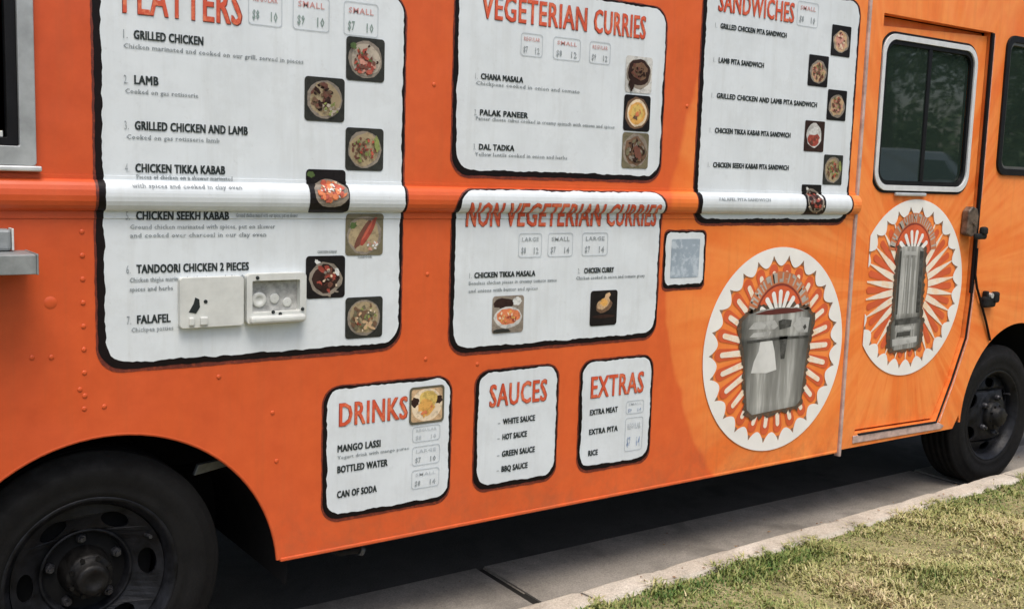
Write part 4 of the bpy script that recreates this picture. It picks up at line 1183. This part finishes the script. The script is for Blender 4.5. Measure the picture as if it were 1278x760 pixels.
def metal_print(name, x0, x1, z0, z1, bands, seed, streaks=9.0):
    mt, nt, b = nmat(name)
    g = coords(nt, 'Generated')
    sep = nt.nodes.new('ShaderNodeSeparateXYZ'); lnk(nt, g, sep.inputs[0])
    cmb = nt.nodes.new('ShaderNodeCombineXYZ'); lnk(nt, mth(nt, 'MULTIPLY', sep.outputs[0], streaks), cmb.inputs[0]); lnk(nt, sep.outputs[2], cmb.inputs[1]); cmb.inputs[2].default_value = seed
    st = noise(nt, cmb.outputs[0], 1.0, 4, 0.6)
    c = ramp(nt, st, [(0.25, (0.10, 0.10, 0.088)), (0.5, (0.21, 0.21, 0.19)), (0.70, (0.42, 0.42, 0.39))])
    vv = ramp(nt, sep.outputs[2], bands)
    c = mix(nt, 1.0, c, vv, 'OVERLAY')
    fl = ramp(nt, sep.outputs[0], [(0.04, 0.10), (0.16, 0.42), (0.28, 0.78), (0.48, 0.45), (0.70, 0.68), (0.84, 0.42), (0.97, 0.08)])
    c = mix(nt, 0.9, c, fl, 'OVERLAY')
    lnk(nt, c, b.inputs['Base Color'])
    b.inputs['Roughness'].default_value = 0.42
    return mt

def sector(cx, cz, r0, r1, a, w0, w1, tip='point', n=5):
    """blade shape along direction a (deg): half width w0 at r0, w1 at r1"""
    ca, sa = math.cos(R(a)), math.sin(R(a))
    pts = [(r0, -w0), (r1, -w1)]
    if tip == 'round':
        for k in range(1, n):
            t = PI * k / n
            pts.append((r1 + w1 * math.sin(t) * 1.0, -w1 * math.cos(t)))
    elif tip == 'point':
        pts = [(r0, -w0), (r0 + (r1 - r0) * .35, -w0 * .95), (r1, -w1)]
    if tip == 'point':
        pts += [(r1, w1), (r0 + (r1 - r0) * .35, w0 * .95), (r0, w0)]
    else:
        pts += [(r1, w1), (r0, w0)]
    return [(cx + u * ca - v * sa, cz + u * sa + v * ca) for u, v in pts]

def clip_left(poly, xc):
    out = []
    k = len(poly)
    for i in range(k):
        a, b = poly[i], poly[(i + 1) % k]
        if a[0] >= xc: out.append(a)
        if (a[0] >= xc) != (b[0] >= xc):
            t = (xc - a[0]) / (b[0] - a[0])
            out.append((xc, a[1] + (b[1] - a[1]) * t))
    return out

def emblem(cx, cz, Rr, base, label, N, clip=None, style=0, a_off=0.0, par=None):
    par = par or TR
    E_ = empty('round_emblem', (cx, base, cz)); E_.parent = par
    E_.location = Vector((cx, base, cz)) - world_origin(par); E_['label'] = label
    CL = (lambda p: clip_left(p, clip)) if clip else (lambda p: p)
    # scalloped ring
    inner = []
    n = N * 10
    for k in range(n):
        ph = (k / 10.0) % 1.0
        s_ = abs(math.sin(PI * ph))
        r_ = Rr * (0.925 - 0.105 * s_ ** 0.75)
        a = R(a_off + 360 * k / n)
        inner.append((cx + r_ * math.cos(a), cz + r_ * math.sin(a)))
    ringo = circ(cx, cz, Rr, 120)
    if clip:
        # ring cut by the door seam: build as quads and drop what lies left of the cut
        quads = []
        for k in range(n):
            a0, a1 = a_off + 360 * k / n, a_off + 360 * (k + 1) / n
            p = [(cx + Rr * math.cos(R(a0)), cz + Rr * math.sin(R(a0))), (cx + Rr * math.cos(R(a1)), cz + Rr * math.sin(R(a1))), inner[(k + 1) % n], inner[k]]
            q = CL(p)
            if len(q) > 2: quads.append((q, []))
        sheet('scalloped_ring', quads, 0.004, P_ring, E_, base, rel=False)
    else:
        sheet('scalloped_ring', [(ringo, [inner])], 0.004, P_ring, E_, base, rel=False)
    pitch = 2 * PI / N
    for k in range(N):
        a = a_off + 360 * k / N
        am = a + 180 / N
        if style == 0:
            pt = sector(cx, cz, Rr * .34, Rr * .78, a, Rr * .34 * pitch * .42, Rr * .062, 'round', 6)
            ry = sector(cx, cz, Rr * .38, Rr * .75, a, Rr * .034, Rr * .026, 'round', 5)
        else:
            pt = sector(cx, cz, Rr * .34, Rr * .76, a, Rr * .34 * pitch * .30, Rr * .040, 'round', 6)
            ry = sector(cx, cz, Rr * .33, Rr * .83, am, Rr * .038, Rr * .006, 'point')
        pt = CL(pt); ry = CL(ry)
        if len(pt) > 2: sheet('petal', [(pt, [])], 0.0018 if style == 0 else 0.0018, P_petal, E_, base, rel=False)
        if len(ry) > 2: sheet('ray', [(ry, [])], 0.003, P_ray, E_, base, rel=False)
        # small dark tip between the scallops
        tp = CL(sector(cx, cz, Rr * .872, Rr * .915, a, Rr * .016, Rr * .006, 'point'))
        if len(tp) > 2: sheet('scallop_tip', [(tp, [])], 0.0030, P_tip, E_, base, rel=False)
    return E_

def arc_marks(cx, cz, r0, r1, n, base, par, seed):
    q = random.Random(seed); ps = []
    for k in range(n):
        a = 172 - 164 * (k + .5) / n
        dw = 164 / n * .34
        ps.append((arc_band(cx, cz, r0, r1, a - dw, a - dw * .35, 3), []))
        if q.random() < .8: ps.append((arc_band(cx, cz, r0 + (r1 - r0) * q.choice((0, .4, .75)), r0 + (r1 - r0) * q.choice((.25, .6, 1.0)) + .004, a - dw * .3, a + dw, 3), []))
        if q.random() < .6: ps.append((arc_band(cx, cz, r0, r1, a + dw * .5, a + dw, 3), []))
    sheet('arch_lettering', ps, 0.0048, P_arcmark, par, base, rel=False)['kind'] = 'stuff'

def jagged(pts, amp, seed, step=0.012):
    q = random.Random(seed); out = []
    for i in range(len(pts)):
        a, b = pts[i], pts[(i + 1) % len(pts)]
        L = math.hypot(b[0] - a[0], b[1] - a[1]); k = max(1, int(L / step))
        nx, nz = (b[1] - a[1]) / L, -(b[0] - a[0]) / L
        for j in range(k):
            d_ = q.uniform(-1, 1) * amp
            out.append((a[0] + (b[0] - a[0]) * j / k + nx * d_, a[1] + (b[1] - a[1]) * j / k + nz * d_))
    return out

def arc_band(cx, cz, r0, r1, a0, a1, n=24):
    return circ(cx, cz, r1, n, a0, a1) + circ(cx, cz, r0, n, a1, a0)

# bucket emblem on the box side
ECX, ECZ, ER = 3.758, 0.904, 0.464
E1 = emblem(ECX, ECZ, ER, 0.0, 'round sunburst emblem with a grey steel bucket', 26, None, 0, 0.0)
sheet('emblem_arc', [(arc_band(3.765, 1.045, 0.160, 0.215, 8, 172), [])], 0.0042, P_arc, E1, rel=False)
arc_marks(3.765, 1.045, 0.166, 0.209, 13, 0.0, E1, 3)
sheet('arc_outline', [(arc_band(3.765, 1.045, 0.150, 0.160, 4, 176), [])], 0.0046, P_headdk, E1, rel=False)
sheet('arc_field', [(arc_band(3.765, 1.045, 0.001, 0.150, 4, 176), [])], 0.0042, P_petal, E1, rel=False)
for k, a in enumerate((28, 50, 70, 90, 110, 130, 152)):
    sheet('fan_ray', [(sector(3.765, 1.03, 0.050, 0.135, a, 0.009, 0.013, 'round', 5), [])], 0.0050, P_ring, E1, rel=False)
buck = [(3.520, 1.040), (3.560, 1.072), (3.640, 1.090), (3.760, 1.096), (3.880, 1.092), (3.955, 1.075), (3.990, 1.045), (3.983, 0.96), (3.972, 0.90), (3.945, 0.655), (3.915, 0.630), (3.620, 0.618), (3.585, 0.645), (3.548, 0.90), (3.525, 0.96)]
sheet('bucket_halo', [(jagged([(3.758 + (x - 3.758) * 1.09, 0.86 + (z - 0.86) * 1.085) for x, z in buck], 0.010, 5), [])], 0.0048, P_halo, E1, rel=False)
M_buck = metal_print('bucket_print', 0, 0, 0, 0, [(0.0, 0.50), (0.08, 0.62), (0.45, 0.52), (0.70, 0.34), (0.74, 0.62), (0.82, 0.55), (0.90, 0.70), (1.0, 0.5)], 4.0)
sheet('bucket_picture', [(buck, [])], 0.0055, M_buck, E1, rel=False)
P_hi = vinyl('print_highlight', (0.60, 0.60, 0.56), 0.15, 0.42)
P_mid = vinyl('print_metal_light', (0.44, 0.44, 0.41), 0.2, 0.42, ((0.26, 0.26, 0.24), 0.7), 14)
P_dk = vinyl('print_metal_dark', (0.050, 0.050, 0.045), 0.3, 0.42, ((0.12, 0.12, 0.11), 0.7), 14)
P_mouth = vinyl('bucket_mouth', (0.11, 0.022, 0.018), 0.3, 0.42)
sheet('bucket_mouth', [([(3.60, 1.073), (3.68, 1.087), (3.78, 1.092), (3.88, 1.088), (3.94, 1.074), (3.86, 1.068), (3.70, 1.066)], [])], 0.0062, P_mouth, E1, rel=False)
sheet('bucket_highlight', [([(3.598, 0.810), (3.612, 0.860), (3.640, 0.905), (3.645, 0.945), (3.672, 0.958), (3.725, 0.950), (3.745, 0.90), (3.765, 0.812), (3.700, 0.802)], [])], 0.0062, P_hi, E1, rel=False)
sheet('bucket_band', [([(3.565, 1.008), (3.60, 1.036), (3.735, 1.040), (3.76, 1.012), (3.735, 1.000)], []), ([(3.575, 0.972), (3.60, 0.990), (3.715, 0.990), (3.70, 0.966)], []), ([(3.86, 1.010), (3.90, 1.046), (3.975, 1.040), (3.965, 0.972), (3.90, 0.976)], [])], 0.0062, P_mid, E1, rel=False)['kind'] = 'stuff'
sheet('bucket_shadow', [([(3.77, 0.965), (3.79, 0.86), (3.815, 0.86), (3.83, 0.965)], []), ([(3.76, 1.035), (3.79, 1.042), (3.85, 1.035), (3.845, 1.005), (3.77, 0.995)], []), ([(3.56, 0.957), (3.80, 0.962), (3.97, 0.957), (3.97, 0.947), (3.80, 0.950), (3.56, 0.946)], []), ([(3.93, 1.0), (3.945, 1.012), (3.955, 0.995), (3.94, 0.985)], [])], 0.0068, P_dk, E1, rel=False)

# grinder emblem on the door
c2x, c2z, r2 = 4.740 * dsc, 1.66 - (1.66 - 1.148) * dsc, 0.443 * dsc
E2 = emblem(c2x, c2z, r2, DY, 'round sunburst emblem with an upright grey skewer grill', 26, 4.418, 1, 0.0, TR)
def g2p(x, z): return (x * dsc, 1.66 - (1.66 - z) * dsc)
sheet('emblem_arc', [(arc_band(*g2p(4.735, 1.325), 0.150, 0.200, 5, 175), [])], 0.0042, P_arc, E2, DY, rel=False)
arc_marks(*g2p(4.735, 1.325), 0.155, 0.195, 13, DY, E2, 4)
sheet('arc_outline', [(arc_band(*g2p(4.735, 1.325), 0.142, 0.150, 5, 175), [])], 0.0046, P_headdk, E2, DY, rel=False)
sheet('arc_field', [(arc_band(*g2p(4.735, 1.325), 0.001, 0.142, 0, 180), [])], 0.0042, P_petal, E2, DY, rel=False)
for a in (35, 58, 80, 100, 122, 145):
    sheet('fan_ray', [(sector(*g2p(4.735, 1.30), 0.055, 0.130, a, 0.008, 0.012, 'round', 5), [])], 0.0050, P_ring, E2, DY, rel=False)
tool = [g2p(*q) for q in [(4.620, 1.345), (4.650, 1.358), (4.800, 1.356), (4.828, 1.340), (4.832, 1.00), (4.848, 0.985), (4.842, 0.865), (4.815, 0.843), (4.635, 0.838), (4.600, 0.865), (4.598, 0.965), (4.618, 0.995)]]
tcx, tcz = g2p(4.725, 1.10)
sheet('grill_halo', [(jagged([(tcx + (x - tcx) * 1.22, tcz + (z - tcz) * 1.055) for x, z in tool], 0.008, 9), [])], 0.0048, P_halo, E2, DY, rel=False)
M_tool = metal_print('grill_print', 0, 0, 0, 0, [(0.0, 0.5), (0.27, 0.6), (0.30, 0.3), (0.36, 0.62), (0.9, 0.5), (1.0, 0.7)], 9.0, 14.0)
sheet('grill_picture', [(tool, [])], 0.0055, M_tool, E2, DY, rel=False)
def gq(a): return ([g2p(*q) for q in a], [])
sheet('grill_column', [gq([(4.655, 1.02), (4.652, 1.30), (4.664, 1.30), (4.666, 1.02)]), gq([(4.685, 1.02), (4.683, 1.30), (4.692, 1.30), (4.694, 1.02)]), gq([(4.722, 1.02), (4.720, 1.30), (4.732, 1.30), (4.733, 1.02)]), gq([(4.758, 1.02), (4.757, 1.30), (4.768, 1.30), (4.768, 1.02)]), gq([(4.66, 1.315), (4.665, 1.335), (4.77, 1.332), (4.772, 1.312)]), gq([(4.63, 0.935), (4.635, 0.955), (4.79, 0.957), (4.79, 0.937)]), gq([(4.62, 0.86), (4.615, 0.895), (4.82, 0.90), (4.82, 0.87)])], 0.0064, P_mid, E2, DY, rel=False)
sheet('grill_shadow', [gq([(4.795, 1.02), (4.792, 1.335), (4.822, 1.33), (4.824, 1.02)]), gq([(4.625, 0.965), (4.630, 0.995), (4.825, 1.00), (4.825, 0.968)]), gq([(4.645, 0.905), (4.650, 0.928), (4.76, 0.930), (4.76, 0.907)]), gq([(4.628, 1.02), (4.626, 1.335), (4.640, 1.337), (4.641, 1.02)])], 0.0066, P_dk, E2, DY, rel=False)

# ================================================================== WHAT STANDS AROUND (mostly seen mirrored in the glass)
M_bark = simple('bark', (0.09, 0.07, 0.05), 0.95, 0, 0.4, 8, 0.02, 30)
def leaf_mat():
    mt, nt, b = nmat('leaves')
    v = geopos(nt)
    c = ramp(nt, noise(nt, v, 0.9, 4, 0.7), [(0.3, (0.035, 0.07, 0.025)), (0.55, (0.09, 0.15, 0.05)), (0.72, (0.22, 0.28, 0.10))])
    lnk(nt, c, b.inputs['Base Color']); b.inputs['Roughness'].default_value = 0.6
    return mt
M_leaf = leaf_mat()
def tree(x, y, z, h, label, seed):
    q = random.Random(seed); g = np.random.RandomState(seed)
    t = empty('shade_tree', (x, y, z), 0, label, 'tree', 'trees along the street')
    mb = MB()
    trunk = [(x, y, z - .1), (x + .05, y, z + h * .2), (x - .05, y + .1, z + h * .45), (x + .1, y, z + h * .8)]
    mb.tube(trunk, [h * .032, h * .024, h * .018, h * .005], 10)
    tips = []
    for k in range(9):
        a = q.uniform(0, 2 * PI); b0 = q.uniform(.25, .65)
        p0 = Vector((x, y, z + h * b0)); L = h * q.uniform(.22, .38)
        p2 = p0 + Vector((math.cos(a) * L, math.sin(a) * L, L * q.uniform(.3, .9)))
        mb.tube([p0, (p0 + p2) / 2 + Vector((0, 0, .15)), p2], [h * .012, h * .007, h * .003], 6)
        tips.append(p2); tips.append((p0 + p2) / 2)
    mb.build('trunk', M_bark, t)
    for k in range(14):
        a = q.uniform(0, 2 * PI); rr = h * .30 * math.sqrt(q.random())
        tips.append(Vector((x + rr * math.cos(a), y + rr * math.sin(a), z + h * q.uniform(.38, .97))))
    n = 7000
    idx = g.randint(0, len(tips), n)
    C_0 = np.array([tuple(p) for p in tips])[idx] + g.normal(0, h * .072, (n, 3))
    s = g.uniform(.08, .17, n)[:, None]
    u = g.normal(0, 1, (n, 3)); u /= np.linalg.norm(u, axis=1)[:, None]
    w_ = np.cross(u, g.normal(0, 1, (n, 3))); w_ /= np.linalg.norm(w_, axis=1)[:, None]
    V = np.stack([C_0 - u * s, C_0 + w_ * s * .6, C_0 + u * s, C_0 - w_ * s * .6], 1).reshape(-1, 3)
    m2 = MB(); m2.v = [tuple(p) for p in V]; m2.f = [[4 * i, 4 * i + 1, 4 * i + 2, 4 * i + 3] for i in range(n)]; m2.m = [0] * n; m2.sm = [False] * n
    m2.build('crown', M_leaf, t)
    return t
tlab = ['bushy shade tree across the parking lot, reflected in the door window', 'broad shade tree standing behind the white van across the lot', 'tall shade tree right of the white van across the lot', 'shade tree at the far right end of the parking lot', 'low shade tree between the two parked cars and the street', 'shade tree at the near end of the lot beyond the hatchback']
k = 0
for x, y, h in ((18, -21.5, 10), (23.5, -22, 11.5), (29, -21.5, 10.5), (35, -22, 12), (41, -21.5, 11), (48, -22.5, 12)):
    tree(x, y, 0.62, h, tlab[k], 40 + k); k += 1
for i, (x, y, h) in enumerate(((16, 15, 9), (27, 16, 10), (2, 16, 9))):
    tree(x, y, 0.12, h, ['shade tree on the opposite verge just ahead of the truck', 'shade tree on the opposite verge farthest down the road', 'shade tree on the opposite verge behind the truck'][i], 70 + i)

def wood(n, seed):
    g = np.random.RandomState(seed)
    X = g.uniform(-25, 110, n); hh = 5.2 + 1.8 * np.sin(X * .31) + 1.3 * np.sin(X * .83 + 1)
    C_0 = np.stack([X, -33 + g.normal(0, 1.6, n), .6 + hh * g.rand(n) ** .8], 1)
    s_ = g.uniform(.25, .5, n)[:, None]
    u = g.normal(0, 1, (n, 3)); u /= np.linalg.norm(u, axis=1)[:, None]
    w_ = np.cross(u, g.normal(0, 1, (n, 3))); w_ /= np.linalg.norm(w_, axis=1)[:, None]
    V = np.stack([C_0 - u * s_, C_0 + w_ * s_ * .6, C_0 + u * s_, C_0 - w_ * s_ * .6], 1).reshape(-1, 3)
    m2 = MB(); m2.v = [tuple(p) for p in V]; m2.f = [[4 * i, 4 * i + 1, 4 * i + 2, 4 * i + 3] for i in range(n)]; m2.m = [0] * n; m2.sm = [False] * n
    return tag(m2.build('far_wood', M_leaf), 'dark green belt of woodland far behind the parking lot', 'woodland', None, 'stuff')
wood(15000, 5)
M_tyre2 = M_rubber
def vehicle(name, loc, rz, paint, label, tall, cat):
    """side profile lofted across its width, wheels, glass and lamps; long axis on local X"""
    root = empty(name, (0, 0, 0), 0, label, cat)
    if tall:
        prof = [(-2.4, .35), (-2.45, .9), (-2.38, 1.9), (-2.2, 2.05), (1.0, 2.05), (1.25, 1.95), (1.85, 1.25), (2.5, 1.05), (2.58, .6), (2.5, .35)]
        gl = [(-0.2, 1.25), (-0.2, 1.8), (1.05, 1.8), (1.55, 1.25)]
    else:
        prof = [(-2.1, .35), (-2.15, .75), (-2.0, 1.05), (-1.65, 1.45), (-1.0, 1.55), (0.3, 1.53), (1.15, 1.08), (1.9, .95), (2.08, .65), (2.05, .35)]
        gl = [(-1.5, 1.08), (-1.25, 1.42), (0.2, 1.42), (0.85, 1.08)]
    zmax = max(p[1] for p in prof)
    vs_ = []; ws = (-.9, -.86, -.6, 0, .6, .86, .9)
    for w0 in ws:
        for x, z in prof:
            k_ = 1 - .16 * max(0, (z - 1.0)) / (zmax - 1.0)
            e = 0.03 if abs(w0) > .88 else 0
            vs_.append((x * (1 - e * .5), w0 * k_, z - e * (1 if z > .5 else -1)))
    n = len(prof); fs = []
    for j in range(len(ws) - 1):
        for i in range(n):
            fs.append((j * n + i, j * n + (i + 1) % n, (j + 1) * n + (i + 1) % n, (j + 1) * n + i))
    fs.append(tuple(range(n))[::-1]); fs.append(tuple((len(ws) - 1) * n + i for i in range(n)))
    MB().add(vs_, fs, 0, False).build('body', paint, root)
    for s in (-1, 1):
        k1 = [0.9 * (1 - .16 * max(0, z - 1.0) / (zmax - 1.0)) for x, z in gl]
        p = [(x, s * (kk + .006), z) for (x, z), kk in zip(gl, k1)]
        MB().add(p, [(0, 1, 2, 3) if s > 0 else (3, 2, 1, 0)]).build('side_window', M_glass, root)
        for wx in ((-1.55, 1.6) if tall else (-1.35, 1.3)):
            wz = .34
            wr = empty('wheel', (wx, s * .82, wz)); wr.parent = root
            MB().lathe(wx, wz, [(s * .72, .2), (s * .72, .33), (s * .74, .34), (s * .90, .34), (s * .915, .32), (s * .915, .22)], 28).build('tyre', M_tyre2, wr)
            MB().lathe(wx, wz, [(s * .905, .22), (s * .88, .19), (s * .90, .06), (s * .91, .001)], 24).build('rim', M_alu, wr)
        fx = prof[-3][0]
        MB().bbox(fx - .12, fx + .03, s * .72 - .14, s * .72 + .14, prof[-3][1] - .16, prof[-3][1] - .03, .02).build('headlight', M_white, root)
    fr = (prof[5], prof[6])
    p = [(fr[1][0] + .0, -.70, fr[1][1] + .01), (fr[1][0] + .0, .70, fr[1][1] + .01), (fr[0][0] + .03, .62, fr[0][1] - .01), (fr[0][0] + .03, -.62, fr[0][1] - .01)]
    nrm = Vector((1, 0, 1)).normalized() * .02
    MB().add([tuple(Vector(q_) + nrm) for q_ in p], [(0, 1, 2, 3)]).build('windscreen', M_glass, root)
    root.location = loc; root.rotation_euler = (0, 0, rz)
    return root
car_white = simple('car_white', (0.78, 0.78, 0.76), 0.25, 0, 0.03, 2, coat=.6)
vehicle('parked_van', (27.6, -16.0, .60), R(4), car_white, 'white van parked across the lot, mirrored in the cab window', True, 'van')
vehicle('parked_car', (22.3, -15.6, .60), R(182), car_white, 'white hatchback parked across the lot, mirrored in the door window', False, 'car')

for me in list(bpy.data.meshes):
    if me.users == 0: bpy.data.meshes.remove(me)
